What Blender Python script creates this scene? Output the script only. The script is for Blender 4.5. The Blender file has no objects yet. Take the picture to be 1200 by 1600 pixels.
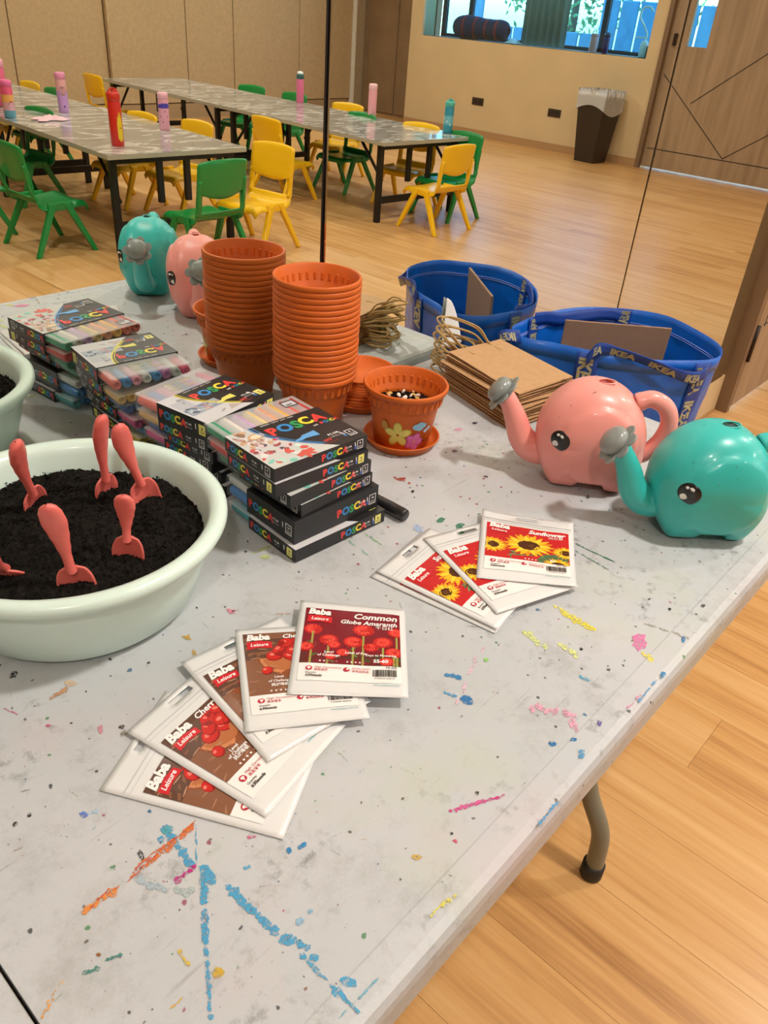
import bpy, bmesh, math, random
from mathutils import Vector, Matrix, noise
from mathutils.bvhtree import BVHTree
R = math.radians
random.seed(7)
sc = bpy.context.scene
COL = sc.collection

# ------------------------------------------------------------------ camera, world, light, exposure
FOC, YAW, PITCH, ROLL = 1223.36, 0.880342, 0.571790, 0.0842036
CAMP = Vector((0.0, -0.9152, 1.3242))
_cy, _sy, _cp, _sp = math.cos(YAW), math.sin(YAW), math.cos(PITCH), math.sin(PITCH)
_F = Vector((_sy*_cp, _cy*_cp, -_sp)); _R = Vector((_cy, -_sy, 0)); _U = _R.cross(_F)
_c, _s = math.cos(ROLL), math.sin(ROLL)
_R, _U = _R*_c + _U*_s, _U*_c - _R*_s
cam = bpy.data.objects.new('camera', bpy.data.cameras.new('camera')); COL.objects.link(cam)
cam.matrix_world = Matrix(((_R.x, _U.x, -_F.x, CAMP.x), (_R.y, _U.y, -_F.y, CAMP.y), (_R.z, _U.z, -_F.z, CAMP.z), (0, 0, 0, 1)))
cam.data.lens = FOC*36/1600; cam.data.sensor_width = 36; cam.data.clip_start = 0.02; cam.data.clip_end = 200
sc.camera = cam
TZ = 0.74                                  # table top height

def at(u, v, z=TZ):
    """the point at height z that shows at pixel u, v of the photograph (a measuring aid)"""
    r = _F + _R*((u-600)/FOC) - _U*((v-800)/FOC)
    return CAMP + r*((z-CAMP.z)/r.z)

w = bpy.data.worlds.new('world'); sc.world = w; w.use_nodes = True
nt = w.node_tree; bg = nt.nodes['Background']
sky = nt.nodes.new('ShaderNodeTexSky'); sky.sky_type = 'NISHITA'; sky.sun_disc = False
sky.sun_elevation = R(50); sky.sun_rotation = R(200)
nt.links.new(sky.outputs[0], bg.inputs[0]); bg.inputs[1].default_value = 2.8
sc.view_settings.view_transform = 'Standard'; sc.view_settings.look = 'None'
sc.view_settings.gamma = 1; sc.view_settings.use_curve_mapping = False
sc.view_settings.exposure = -1.08
sc.cycles.use_denoising = True
sc.cycles.max_bounces = 10; sc.cycles.glossy_bounces = 6; sc.cycles.transparent_max_bounces = 24
sc.cycles.sample_clamp_indirect = 6
CEIL = 2.85
# ceiling lamps: (x, y, power) - the lamps' light stays in build_lamp below
LAMPS = [(1.15, -1.30, 84), (-0.9, -1.7, 46), (3.0, -1.6, 64), (5.3, -1.7, 40), (7.4, -1.7, 40),
         (1.15, -3.9, 36), (3.2, -3.9, 44), (5.3, -3.9, 44), (7.4, -3.9, 44),
         (3.2, -6.2, 66), (5.3, -6.2, 66), (7.4, -6.2, 60)]
LAMPCOL = (1.0, 0.94, 0.86)

# ------------------------------------------------------------------ helpers
def L(h):
    if isinstance(h, str):
        h = h.lstrip('#'); c = [int(h[i:i+2], 16)/255 for i in (0, 2, 4)]
    else: c = h
    return tuple(x/12.92 if x <= .04045 else ((x+.055)/1.055)**2.4 for x in c)
_m = {}
def mat(name, col='#808080', rough=.5, metal=0, spec=.5, coat=0, bump=0, bscale=200, vary=0, vscale=8, trans=0, sss=0, emit=0):
    if name in _m: return _m[name]
    m = bpy.data.materials.new(name); m.use_nodes = True; n = m.node_tree.nodes; l = m.node_tree.links
    b = n['Principled BSDF']; c = L(col)
    b.inputs['Base Color'].default_value = (*c, 1); b.inputs['Roughness'].default_value = rough
    b.inputs['Metallic'].default_value = metal; b.inputs['Specular IOR Level'].default_value = spec
    b.inputs['Coat Weight'].default_value = coat; b.inputs['Coat Roughness'].default_value = .1
    b.inputs['Transmission Weight'].default_value = trans
    if sss: b.inputs['Subsurface Weight'].default_value = sss; b.inputs['Subsurface Scale'].default_value = .01; b.inputs['Subsurface Radius'].default_value = (1, .6, .4)
    if emit: b.inputs['Emission Color'].default_value = (*c, 1); b.inputs['Emission Strength'].default_value = emit
    g = n.new('ShaderNodeNewGeometry')
    if vary:
        t = n.new('ShaderNodeTexNoise'); t.inputs['Scale'].default_value = vscale; t.inputs['Detail'].default_value = 6
        l.new(g.outputs['Position'], t.inputs['Vector'])
        mr = n.new('ShaderNodeMapRange'); mr.inputs[1].default_value = .3; mr.inputs[2].default_value = .7
        mr.inputs[3].default_value = 1-vary; mr.inputs[4].default_value = 1+vary
        l.new(t.outputs[0], mr.inputs[0])
        mx = n.new('ShaderNodeVectorMath'); mx.operation = 'SCALE'; mx.inputs[0].default_value = c
        l.new(mr.outputs[0], mx.inputs['Scale']); l.new(mx.outputs[0], b.inputs['Base Color'])
    if bump:
        t = n.new('ShaderNodeTexNoise'); t.inputs['Scale'].default_value = bscale; t.inputs['Detail'].default_value = 4
        l.new(g.outputs['Position'], t.inputs['Vector'])
        bp = n.new('ShaderNodeBump'); bp.inputs['Strength'].default_value = bump; bp.inputs['Distance'].default_value = .002
        l.new(t.outputs[0], bp.inputs['Height']); l.new(bp.outputs[0], b.inputs['Normal'])
    _m[name] = m; return m

def ink_mat(name='printed_ink', rough=.45, spec=.5):
    if name in _m: return _m[name]
    m = bpy.data.materials.new(name); m.use_nodes = True; n = m.node_tree.nodes; l = m.node_tree.links
    b = n['Principled BSDF']; b.inputs['Roughness'].default_value = rough; b.inputs['Specular IOR Level'].default_value = spec
    a = n.new('ShaderNodeVertexColor'); a.layer_name = 'ink'; l.new(a.outputs[0], b.inputs['Base Color'])
    _m[name] = m; return m

def stain_mat():
    m = ink_mat('dried_paint', .5, .4); n = m.node_tree.nodes; l = m.node_tree.links
    b = n['Principled BSDF']; o = n['Material Output']; g = n.new('ShaderNodeNewGeometry')
    t = n.new('ShaderNodeTexNoise'); t.inputs['Scale'].default_value = 330; t.inputs['Detail'].default_value = 6; t.inputs['Roughness'].default_value = .7
    r = n.new('ShaderNodeMapRange'); r.inputs[1].default_value = .43; r.inputs[2].default_value = .50; r.inputs[3].default_value = .12; r.inputs[4].default_value = .95
    l.new(g.outputs['Position'], t.inputs['Vector']); l.new(t.outputs[0], r.inputs[0])
    tr = n.new('ShaderNodeBsdfTransparent'); x = n.new('ShaderNodeMixShader')
    l.new(r.outputs[0], x.inputs[0]); l.new(tr.outputs[0], x.inputs[1]); l.new(b.outputs[0], x.inputs[2]); l.new(x.outputs[0], o.inputs[0]); return m

class MB:
    def __init__(s): s.v = []; s.f = []; s.mi = []; s.sm = []
    def add(s, vs, fs, mi=0, smooth=False):
        o = len(s.v); s.v += [tuple(x) for x in vs]; s.f += [tuple(i+o for i in f) for f in fs]
        s.mi += [mi]*len(fs); s.sm += [smooth]*len(fs); return s
    def box(s, c, d, M=None, mi=0, taper=1):
        hx, hy, hz = d[0]/2, d[1]/2, d[2]/2; vs = []
        for z in (-1, 1):
            k = taper if z > 0 else 1
            for x, y in ((-1, -1), (1, -1), (1, 1), (-1, 1)): vs.append(Vector((c[0]+x*hx*k, c[1]+y*hy*k, c[2]+z*hz)))
        if M: vs = [M @ v for v in vs]
        return s.add(vs, [(3, 2, 1, 0), (4, 5, 6, 7), (0, 1, 5, 4), (1, 2, 6, 5), (2, 3, 7, 6), (3, 0, 4, 7)], mi)
    def grid(s, nu, nv, fn, mi=0, cu=False, cv=False, smooth=True, skip=None):
        vs = [fn(i/(nu if cu else nu-1), j/(nv if cv else nv-1)) for j in range(nv) for i in range(nu)]
        fs = []
        for j in range(nv if cv else nv-1):
            for i in range(nu if cu else nu-1):
                if skip and skip(i, j): continue
                a = j*nu+i; b = j*nu+(i+1) % nu; c = ((j+1) % nv)*nu+(i+1) % nu; d = ((j+1) % nv)*nu+i
                fs.append((a, b, c, d))
        return s.add(vs, fs, mi, smooth)
    def lathe(s, prof, n=48, c=(0, 0, 0), mi=0, M=None):
        k = len(prof)
        def fn(u, v):
            r, z = prof[round(v*(k-1))]; a = u*2*math.pi
            p = Vector((c[0]+r*math.cos(a), c[1]+r*math.sin(a), c[2]+z)); return M @ p if M else p
        return s.grid(n, k, fn, mi, cu=True)
    def tube(s, pts, rad, n=12, mi=0, closed=False, caps=True, flat=1):
        pts = [Vector(p) for p in pts]; k = len(pts)
        if not hasattr(rad, '__len__'): rad = [rad]*k
        up = None; rings = []
        for i, p in enumerate(pts):
            a = pts[i-1] if (i > 0 or closed) else p; b = pts[(i+1) % k] if (i < k-1 or closed) else p
            t = (b-a).normalized()
            if up is None: up = Vector((0, 0, 1)) if abs(t.z) < .9 else Vector((1, 0, 0))
            x = t.cross(up).normalized(); up = x.cross(t).normalized()
            rings.append([p + x*math.cos(q*2*math.pi/n)*rad[i] + up*math.sin(q*2*math.pi/n)*rad[i]*flat for q in range(n)])
        vs = [v for r in rings for v in r]; fs = []
        for i in range(k if closed else k-1):
            for q in range(n):
                a = i*n+q; b = i*n+(q+1) % n; c = ((i+1) % k)*n+(q+1) % n; d = ((i+1) % k)*n+q
                fs.append((a, d, c, b))
        if caps and not closed: fs.append(tuple(range(n))); fs.append(tuple((k-1)*n+q for q in reversed(range(n))))
        return s.add(vs, fs, mi, True)
    def prism(s, poly, z0, z1, mi=0, M=None):
        n = len(poly); vs = [Vector((x, y, z0)) for x, y in poly]+[Vector((x, y, z1)) for x, y in poly]
        if M: vs = [M @ v for v in vs]
        fs = [tuple(reversed(range(n))), tuple(range(n, 2*n))]+[(i, (i+1) % n, n+(i+1) % n, n+i) for i in range(n)]
        return s.add(vs, fs, mi)
    def build(s, name, mats, parent=None, bevel=0, seg=2, solid=0, sub=0, loc=None, recalc=True, angle=35):
        me = bpy.data.meshes.new(name); me.from_pydata(s.v, [], s.f)
        if not isinstance(mats, (list, tuple)): mats = [mats]
        for m in mats: me.materials.append(m)
        me.polygons.foreach_set('material_index', s.mi); me.polygons.foreach_set('use_smooth', s.sm)
        if recalc:
            b = bmesh.new(); b.from_mesh(me); bmesh.ops.remove_doubles(b, verts=b.verts, dist=1e-6)
            bmesh.ops.recalc_face_normals(b, faces=b.faces); b.to_mesh(me); b.free()
        me.update()
        o = bpy.data.objects.new(name, me); COL.objects.link(o)
        if parent: o.parent = parent
        if loc: o.location = loc
        if solid: q = o.modifiers.new('s', 'SOLIDIFY'); q.thickness = solid; q.offset = 0
        if bevel: q = o.modifiers.new('b', 'BEVEL'); q.width = bevel; q.segments = seg; q.limit_method = 'ANGLE'; q.angle_limit = R(angle)
        if sub: q = o.modifiers.new('u', 'SUBSURF'); q.levels = sub; q.render_levels = sub
        return o

def tag(o, label=None, cat=None, group=None, kind=None):
    if label: o['label'] = label
    if cat: o['category'] = cat
    if group: o['group'] = group
    if kind: o['kind'] = kind
    return o
def thing(name, loc, rz, label, cat, group=None):
    o = bpy.data.objects.new(name, None); COL.objects.link(o); o.empty_display_size = .05
    o.location = loc; o.rotation_euler = (0, 0, rz); return tag(o, label, cat, group)
def kids(o): return [c for c in bpy.data.objects if c.parent == o]
def dup(o, loc, rz, label, group=None):
    def rec(s, par):
        c = s.copy(); COL.objects.link(c)
        c.parent = par
        for k in kids(s): rec(k, c)
        return c
    r = rec(o, None); r.location = loc; r.rotation_euler = (0, 0, rz); r['label'] = label
    if group: r['group'] = group
    return r
def struct(o): o['kind'] = 'structure'; return o

# --- flat print: text and shapes in u,v mapped on a surface by fn(u, v, layer)
_tc = {}
def glyphs(s, bold=0, res=2):
    k = (s, bold)
    if k in _tc: return _tc[k]
    cu = bpy.data.curves.new('t', 'FONT'); cu.body = s; cu.size = 1; cu.resolution_u = res; cu.offset = bold; cu.fill_mode = 'FRONT'
    o = bpy.data.objects.new('t', cu); COL.objects.link(o)
    me = bpy.data.meshes.new_from_object(o, depsgraph=bpy.context.evaluated_depsgraph_get())
    vs = [(v.co.x, v.co.y) for v in me.vertices]; fs = [tuple(p.vertices) for p in me.polygons]
    bpy.data.objects.remove(o); bpy.data.curves.remove(cu); bpy.data.meshes.remove(me)
    wd = (max([v[0] for v in vs] or [0])); _tc[k] = (vs, fs, wd); return _tc[k]
class Ink:
    def __init__(s, fn): s.fn = fn; s.v = []; s.f = []; s.c = []; s.l = 1
    def raw(s, pts, faces, col, layer=None):
        s.l += 1; la = s.l if layer is None else layer
        o = len(s.v); s.v += [tuple(s.fn(u, v, la)) for u, v in pts]
        s.f += [tuple(i+o for i in f) for f in faces]; s.c += [(*L(col), 1)]*len(faces)
    def rect(s, u0, v0, u1, v1, col, n=1, m=1, layer=None):
        pts = [(u0+(u1-u0)*i/n, v0+(v1-v0)*j/m) for j in range(m+1) for i in range(n+1)]
        s.raw(pts, [(j*(n+1)+i, j*(n+1)+i+1, (j+1)*(n+1)+i+1, (j+1)*(n+1)+i) for j in range(m) for i in range(n)], col, layer)
    def poly(s, pts, col, layer=None): s.raw(pts, [tuple(range(len(pts)))], col, layer)
    def ell(s, u, v, a, b, col, n=20, rot=0, clip=None, layer=None, jag=0):
        c, d = math.cos(rot), math.sin(rot); pts = [(u, v)]
        for i in range(n):
            t = i*2*math.pi/n; k = 1+(jag if i % 2 else -jag); x, y = a*math.cos(t)*k, b*math.sin(t)*k
            pts.append((u+x*c-y*d, v+x*d+y*c))
        if clip: pts = [(min(max(x, clip[0]), clip[2]), min(max(y, clip[1]), clip[3])) for x, y in pts]
        s.raw(pts, [(0, i, i % n+1) for i in range(1, n+1)], col, layer)
    def line(s, pts, w, col, layer=None):
        for (x0, y0), (x1, y1) in zip(pts, pts[1:]):
            dx, dy = x1-x0, y1-y0; q = math.hypot(dx, dy) or 1; nx, ny = -dy/q*w/2, dx/q*w/2
            s.raw([(x0+nx, y0+ny), (x0-nx, y0-ny), (x1-nx, y1-ny), (x1+nx, y1+ny)], [(0, 1, 2, 3)], col, layer)
    def text(s, t, u, v, size, col, align='l', shear=0, bold=0, rot=0, sx=1, ku=1, layer=None):
        vs, fs, wd = glyphs(t, bold)
        if not vs: return
        o = {'l': 0, 'c': -wd/2, 'r': -wd}[align]; c, d = math.cos(rot), math.sin(rot); pts = []
        for x, y in vs:
            x = (x+o)*size*sx + y*size*shear; y = y*size
            pts.append((u+(x*c-y*d)*ku, v+x*d+y*c))
        s.l += getattr(s, 'tl', 0); s.raw(pts, fs, col, layer); s.l -= getattr(s, 'tl', 0)
    def build(s, name, parent=None, m=None):
        me = bpy.data.meshes.new(name); me.from_pydata(s.v, [], s.f); me.materials.append(m or ink_mat())
        a = me.color_attributes.new('ink', 'FLOAT_COLOR', 'CORNER'); i = 0; buf = []
        for p, c in zip(me.polygons, s.c): buf += list(c)*p.loop_total
        a.data.foreach_set('color', buf)
        o = bpy.data.objects.new(name, me); COL.objects.link(o); o.parent = parent; return o
def T(*a): return Matrix.Translation(Vector(a))
def RX(a): return Matrix.Rotation(a, 4, 'X')
def RY(a): return Matrix.Rotation(a, 4, 'Y')
def RZ(a): return Matrix.Rotation(a, 4, 'Z')
def lerp(a, b, t): return a+(b-a)*t
def spline(P, n=8):
    P = [Vector(p) for p in P]; Q = [P[0]*2-P[1]]+P+[P[-1]*2-P[-2]]; o = []
    for i in range(1, len(Q)-2):
        a, b, c, d = Q[i-1:i+3]
        for k in range(n):
            t = k/n; o.append(.5*((2*b)+(c-a)*t+(2*a-5*b+4*c-d)*t*t+(3*b-a-3*c+d)*t**3))
    return o+[P[-1]]

# ------------------------------------------------------------------ the room
def wood_floor():
    m = bpy.data.materials.new('wood_floor'); m.use_nodes = True; n = m.node_tree.nodes; l = m.node_tree.links; b = n['Principled BSDF']
    g = n.new('ShaderNodeNewGeometry'); sx = n.new('ShaderNodeSeparateXYZ'); l.new(g.outputs['Position'], sx.inputs[0])
    def math_(op, a, bb):
        q = n.new('ShaderNodeMath'); q.operation = op
        for i, x in enumerate((a, bb)):
            if isinstance(x, (int, float)): q.inputs[i].default_value = x
            else: l.new(x, q.inputs[i])
        return q.outputs[0]
    col = math_('FLOOR', math_('DIVIDE', sx.outputs[0], .19), 0)
    stag = math_('MULTIPLY', math_('FRACT', math_('MULTIPLY', col, .37), 0), 1.22)
    row = math_('FLOOR', math_('DIVIDE', math_('ADD', sx.outputs[1], stag), 1.22), 0)
    cx = n.new('ShaderNodeCombineXYZ'); l.new(col, cx.inputs[0]); l.new(row, cx.inputs[1])
    wn = n.new('ShaderNodeTexWhiteNoise'); l.new(cx.outputs[0], wn.inputs['Vector'])
    mp = n.new('ShaderNodeMapping'); mp.inputs['Scale'].default_value = (16, .9, 1); l.new(g.outputs['Position'], mp.inputs[0])
    ad = n.new('ShaderNodeVectorMath'); ad.operation = 'MULTIPLY_ADD'; l.new(wn.outputs['Color'], ad.inputs[0]); ad.inputs[1].default_value = (3, 30, 5); l.new(mp.outputs[0], ad.inputs[2])
    t = n.new('ShaderNodeTexNoise'); t.inputs['Scale'].default_value = 1.3; t.inputs['Detail'].default_value = 9; t.inputs['Roughness'].default_value = .62; t.inputs['Distortion'].default_value = .35
    l.new(ad.outputs[0], t.inputs['Vector'])
    mp2 = n.new('ShaderNodeMapping'); mp2.inputs['Scale'].default_value = (120, 4, 1); l.new(g.outputs['Position'], mp2.inputs[0])
    t2 = n.new('ShaderNodeTexNoise'); t2.inputs['Scale'].default_value = 1.0; t2.inputs['Detail'].default_value = 3; l.new(mp2.outputs[0], t2.inputs['Vector'])
    v = math_('ADD', math_('ADD', math_('MULTIPLY', t.outputs[0], .98), math_('MULTIPLY', t2.outputs[0], .22)), math_('MULTIPLY', wn.outputs['Value'], .16))
    r = n.new('ShaderNodeValToRGB'); l.new(v, r.inputs[0])
    e = r.color_ramp.elements; e[0].position = .42; e[0].color = (*L('#a97845'), 1); e[1].position = .92; e[1].color = (*L('#dfb57c'), 1)
    k = e.new(.62); k.color = (*L('#cd9c60'), 1)
    l.new(r.outputs[0], b.inputs['Base Color']); b.inputs['Roughness'].default_value = .33; b.inputs['Specular IOR Level'].default_value = .45
    return m
WF = wood_floor()
X0, X1, Y0, Y1 = -4.0, 9.1, -8.05, 0.0
PX0, PX1, PW, PL = 0.0, 4.56, .19, 1.22
fb = MB()
for a, b_, c, d in ((X0, PX0, -9, .1), (PX1, 11.5, -9, .1), (PX0, PX1, -9, -4.6)): fb.box(((a+b_)/2, (c+d)/2, -.02), (b_-a, d-c, .04))
fb.box(((PX0+PX1)/2, -2.25, -.023), (PX1-PX0, 4.7, .04))
floor = struct(fb.build('floor', WF))
_pm = {}
k = int(PX0/PW)
for ci in range(0, 24):
    st = ((ci*.37) % 1)*PL; y = .1
    for row in range(-5, 2):
        ya, yb = max(row*PL-st, -4.6), min((row+1)*PL-st, .1)
        if yb-ya < .02: continue
        key = round(yb-ya, 3)
        if key not in _pm:
            o = MB().box((0, 0, 0), (PW-.0005, yb-ya-.0005, .003)).build('plank', WF, floor, bevel=.0003, seg=1); _pm[key] = o
        else: o = _pm[key].copy(); COL.objects.link(o)
        o.location = (PX0+(ci+.5)*PW, (ya+yb)/2, -.0015)

M_wall = mat('wall_beige', '#d2b98e', .75, vary=.04, vscale=3)
M_wall2 = mat('wall_fabric_beige', '#bda27a', .8, vary=.07, vscale=25, bump=.15, bscale=300)
M_trim = mat('trim_tan', '#b08a5f', .5)
M_panel = mat('panel_taupe', '#957a5b', .6, vary=.1, vscale=4)
M_white = mat('paint_white', '#e8e2d6', .6)
M_dark = mat('dark_gasket', '#1c1410', .5)
def veneer(name, a, b_, sc_=(30, 30, 1.6)):
    m = bpy.data.materials.new(name); m.use_nodes = True; n = m.node_tree.nodes; l = m.node_tree.links; b = n['Principled BSDF']
    g = n.new('ShaderNodeNewGeometry'); mp = n.new('ShaderNodeMapping'); mp.inputs['Scale'].default_value = sc_; l.new(g.outputs['Position'], mp.inputs[0])
    t = n.new('ShaderNodeTexNoise'); t.inputs['Scale'].default_value = 1; t.inputs['Detail'].default_value = 6; l.new(mp.outputs[0], t.inputs['Vector'])
    r = n.new('ShaderNodeValToRGB'); l.new(t.outputs[0], r.inputs[0]); e = r.color_ramp.elements
    e[0].position = .3; e[0].color = (*L(a), 1); e[1].position = .7; e[1].color = (*L(b_), 1)
    l.new(r.outputs[0], b.inputs['Base Color']); b.inputs['Roughness'].default_value = .45; return m
M_door = veneer('grey_oak_veneer', '#937a5d', '#ad9274', (14, 14, 1.2))
M_jamb = mat('jamb_brown', '#7c6248', .45)

# mirror wall
wb = MB(); wb.box((-.4, .07, .0775), (7.3, .14, .155)); wb.box((-.4, .08, 1.5), (7.3, .12, 2.7)); wb.box((3.24, .06, 1.42), (.02, .16, 2.85))
wb.box((6.85, .07, 1.42), (4.6, .14, 2.85)); wb.box((3.9, .07, 2.5), (1.4, .14, .7))
struct(wb.build('wall_mirror_side', M_wall))
struct(MB().box((-.4, -.004, .006), (7.2, .008, .012)).build('baseboard_mirror_side', M_trim))
M_mir = mat('mirror_glass', '#e9efe9', .004, 1.0)
M_edge = mat('mirror_edge', '#8fa096', .2)
edges = [-2.55, -1.4, -.25, .9, 2.05, 3.2]
lab = ['', '',
       'tall wall mirror panel behind the marker boxes, left of the left dark joint', 'tall wall mirror panel between the two dark joints, behind the kraft bags and blue bag',
       'tall wall mirror panel beside the door, right of the right dark joint']
lab = ['leftmost tall mirror panel of the mirror wall, beyond the end of the table', 'second tall mirror panel from the left, behind the left part of the table'] + lab[2:]
for i in range(5):
    a, b_ = edges[i]+.0045, edges[i+1]-.0045
    t = thing('mirror_panel', (0, 0, 0), 0, lab[i], 'mirror', 'mirror panels along the wall')
    MB().box(((a+b_)/2, .0035, 1.378), (b_-a, .005, 2.44)).build('mirror_glass', M_mir, t, bevel=.0016, seg=1)
    MB().box(((a+b_)/2, .010, 1.378), (b_-a+.002, .006, 2.446)).build('backing_board', M_dark, t)
for i, x in enumerate(edges[1:-1]):
    struct(MB().box((x, .0085, 1.378), (.012, .004, 2.44)).build('trim_%d' % (i+1), M_dark))

# door on the mirror wall
d = struct(thing('door_1', (3.27, -.02, 0), 0, 'grey-brown wooden door leaf with a dark hinge beside the mirror', 'door'))
MB().box((.47, -.01, 1.07), (.94, .04, 2.1)).build('door_leaf', M_door, d, bevel=.003)
gb = MB(); gb.box((.50, -.0305, .36), (.86, .002, .005)); gb.box((.08, -.0305, 1.2), (.005, .002, 1.7)); gb.build('groove', M_dark, d)
MB().tube([(.0, -.034, .22), (.0, -.034, .37)], .008, 10).build('hinge', mat('bronze', '#3a2c22', .4, .6), d)
jb = MB(); jb.box((3.245, -.012, 1.09), (.035, .075, 2.18)); jb.box((4.235, -.012, 1.09), (.035, .075, 2.18)); jb.box((3.74, -.012, 2.17), (1.02, .075, .035))
struct(jb.build('trim_5', M_jamb, bevel=.002))

# far wall (parallel to the mirror) of folding panels
far = struct(MB().box((2.5, -8.2, 1.42), (14.4, .14, 2.85)).build('wall_far', M_wall2))
pxs = [-4, -2.6, -1.4, -.2, 1.0, 2.2, 3.3, 4.35, 5.42, 6.45, 7.15, 8.25, 9.25]
for a, b_ in zip(pxs, pxs[1:]):
    off = .05 if a >= 5.4 else 0
    MB().box(((a+b_)/2, -8.11+off, 1.5), (b_-a-.012, .06, 2.66)).build('wall_panel', M_wall2, far, bevel=.004)
struct(MB().box((2.6, -8.09, .08), (13.2, .1, .16)).build('baseboard_far', mat('plinth', '#a98d68', .6)))
struct(MB().box((9.27, -8.03, 1.42), (.03, .09, 2.85)).build('trim_6', M_white))

# window wall at x = 9.1
ww = MB()
for (ya, yb, za, zb) in ((-6.84, -3.33, 0, 1.05), (-6.84, -6.64, 1.05, 2.85), (-3.50, -3.33, 1.05, 2.85), (-6.64, -3.5, 2.35, 2.85), (-3.33, -1.25, 2.2, 2.85), (-1.25, .14, 0, 2.85)):
    ww.box((9.22, (ya+yb)/2, (za+zb)/2), (.24, yb-ya, zb-za))
struct(ww.build('wall_window_side', M_wall))
struct(MB().box((9.09, -5.08, .04), (.02, 3.5, .08)).build('baseboard_window_side', M_trim))
rc = MB(); rc.box((9.62, -7.45, 1.42), (.1, 1.3, 2.85)); rc.box((9.4, -6.87, 1.42), (.45, .06, 2.85))
rw = struct(rc.build('wall_recess', M_panel))
for ya in (-7.45, -8.0): MB().box((9.56, ya+.28, 1.42), (.02, .53, 2.8)).build('wall_panel', M_panel, rw, bevel=.003)
struct(MB().box((9.36, -5.07, 1.035), (.5, 3.2, .03)).build('trim_7', M_white, bevel=.004))
# window
M_gl = bpy.data.materials.new('window_glass'); M_gl.use_nodes = True
_n = M_gl.node_tree.nodes; _l = M_gl.node_tree.links; _o = _n['Material Output']; _n.remove(_n['Principled BSDF'])
_t = _n.new('ShaderNodeBsdfTransparent'); _t.inputs[0].default_value = (.72, .93, 1, 1); _g = _n.new('ShaderNodeBsdfGlossy'); _g.inputs['Roughness'].default_value = .02
_x = _n.new('ShaderNodeMixShader'); _x.inputs[0].default_value = .06; _l.new(_t.outputs[0], _x.inputs[1]); _l.new(_g.outputs[0], _x.inputs[2]); _l.new(_x.outputs[0], _o.inputs[0])
M_alu = mat('window_frame_dark', '#1f2f38', .4, .3)
wn_ = struct(thing('window_1', (9.55, -5.07, 1.05), 0, 'wide window with dark frame over a deep sill', 'window'))
fr = MB()
for yy in (-1.57, -1.15, -.3, .77, 1.57): fr.box((0, yy, .65), (.05, .06, 1.3))
fr.box((0, 0, .02), (.05, 3.2, .04)); fr.box((0, 0, 1.29), (.05, 3.2, .04)); fr.build('window_frame', M_alu, wn_)
for a, b_ in ((-1.54, -1.18), (-1.12, -.33), (-.27, .74), (.8, 1.54)): MB().box((0, (a+b_)/2, .65), (.008, b_-a, 1.24)).build('pane', M_gl, wn_)
# interior glass at the wall face
wn2 = struct(thing('window_2', (9.14, -5.07, 1.05), 0, 'inner glass sheet of the window opening', 'window'))
for a, b_ in ((-1.57, -.02), (.0, 1.57)): MB().box((0, (a+b_)/2, .65), (.006, b_-a, 1.3)).build('pane', M_gl, wn2)
# curtain between the panes
M_cur = mat('curtain_grey', '#8a9a92', .8)
cb = MB(); cb.grid(60, 2, lambda u, v: Vector((9.42+.02*math.sin(u*40), -5.32+u*.6, 1.06+v*1.25)))
tag(cb.build('curtain', M_cur, solid=.002), 'grey-green curtain hanging in the wide window', 'curtain')

# door with diagonal grooves in the window wall
d = struct(thing('door_2', (9.12, -3.3, 0), 0, 'grey-brown wooden door with diagonal grooves and a narrow window', 'door'))
def leaf(mb, y0, y1, wy0, wy1, wz0, wz1):
    for (a, b_, c, e) in ((y0, wy0, .02, 2.15), (wy1, y1, .02, 2.15), (wy0, wy1, .02, wz0), (wy0, wy1, wz1, 2.15)):
        mb.box((.02, (a+b_)/2, (c+e)/2), (.045, b_-a, e-c))
lf = MB(); leaf(lf, .0, 1.98, .215, .43, 1.2, 1.95); lf.build('door_leaf', M_door, d)
MB().box((.02, .3225, 1.575), (.008, .215, .75)).build('pane', M_gl, d)
def gl(name, a, b_):
    (ya, za), (yb, zb) = a, b_; ln = math.hypot(yb-ya, zb-za); an = math.atan2(zb-za, yb-ya)
    MB().box((0, 0, 0), (.004, ln, .007), T(-.004, (ya+yb)/2, (za+zb)/2) @ RX(an)).build(name, M_dark, d)
gl('groove', (.04, .21), (1.98, .21)); gl('groove', (.04, .93), (.9, .225)); gl('groove', (.41, .69), (1.5, 1.55)); gl('groove', (.9, .225), (1.98, 1.0))
hb = MB(); hb.box((-.02, .08, 1.25), (.03, .03, .11)); hb.build('door_handle', mat('bronze'), d, bevel=.004)
jb = MB(); jb.box((9.09, -3.315, 1.09), (.06, .05, 2.18)); jb.box((9.09, -1.285, 1.09), (.06, .05, 2.18)); jb.box((9.09, -2.3, 2.19), (.06, 2.08, .05))
struct(jb.build('trim_8', M_jamb, bevel=.003))
# left end wall and camera-side return
struct(MB().box((-4.07, -4, 1.42), (.14, 8.4, 2.85)).build('wall_left', M_wall))
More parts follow.
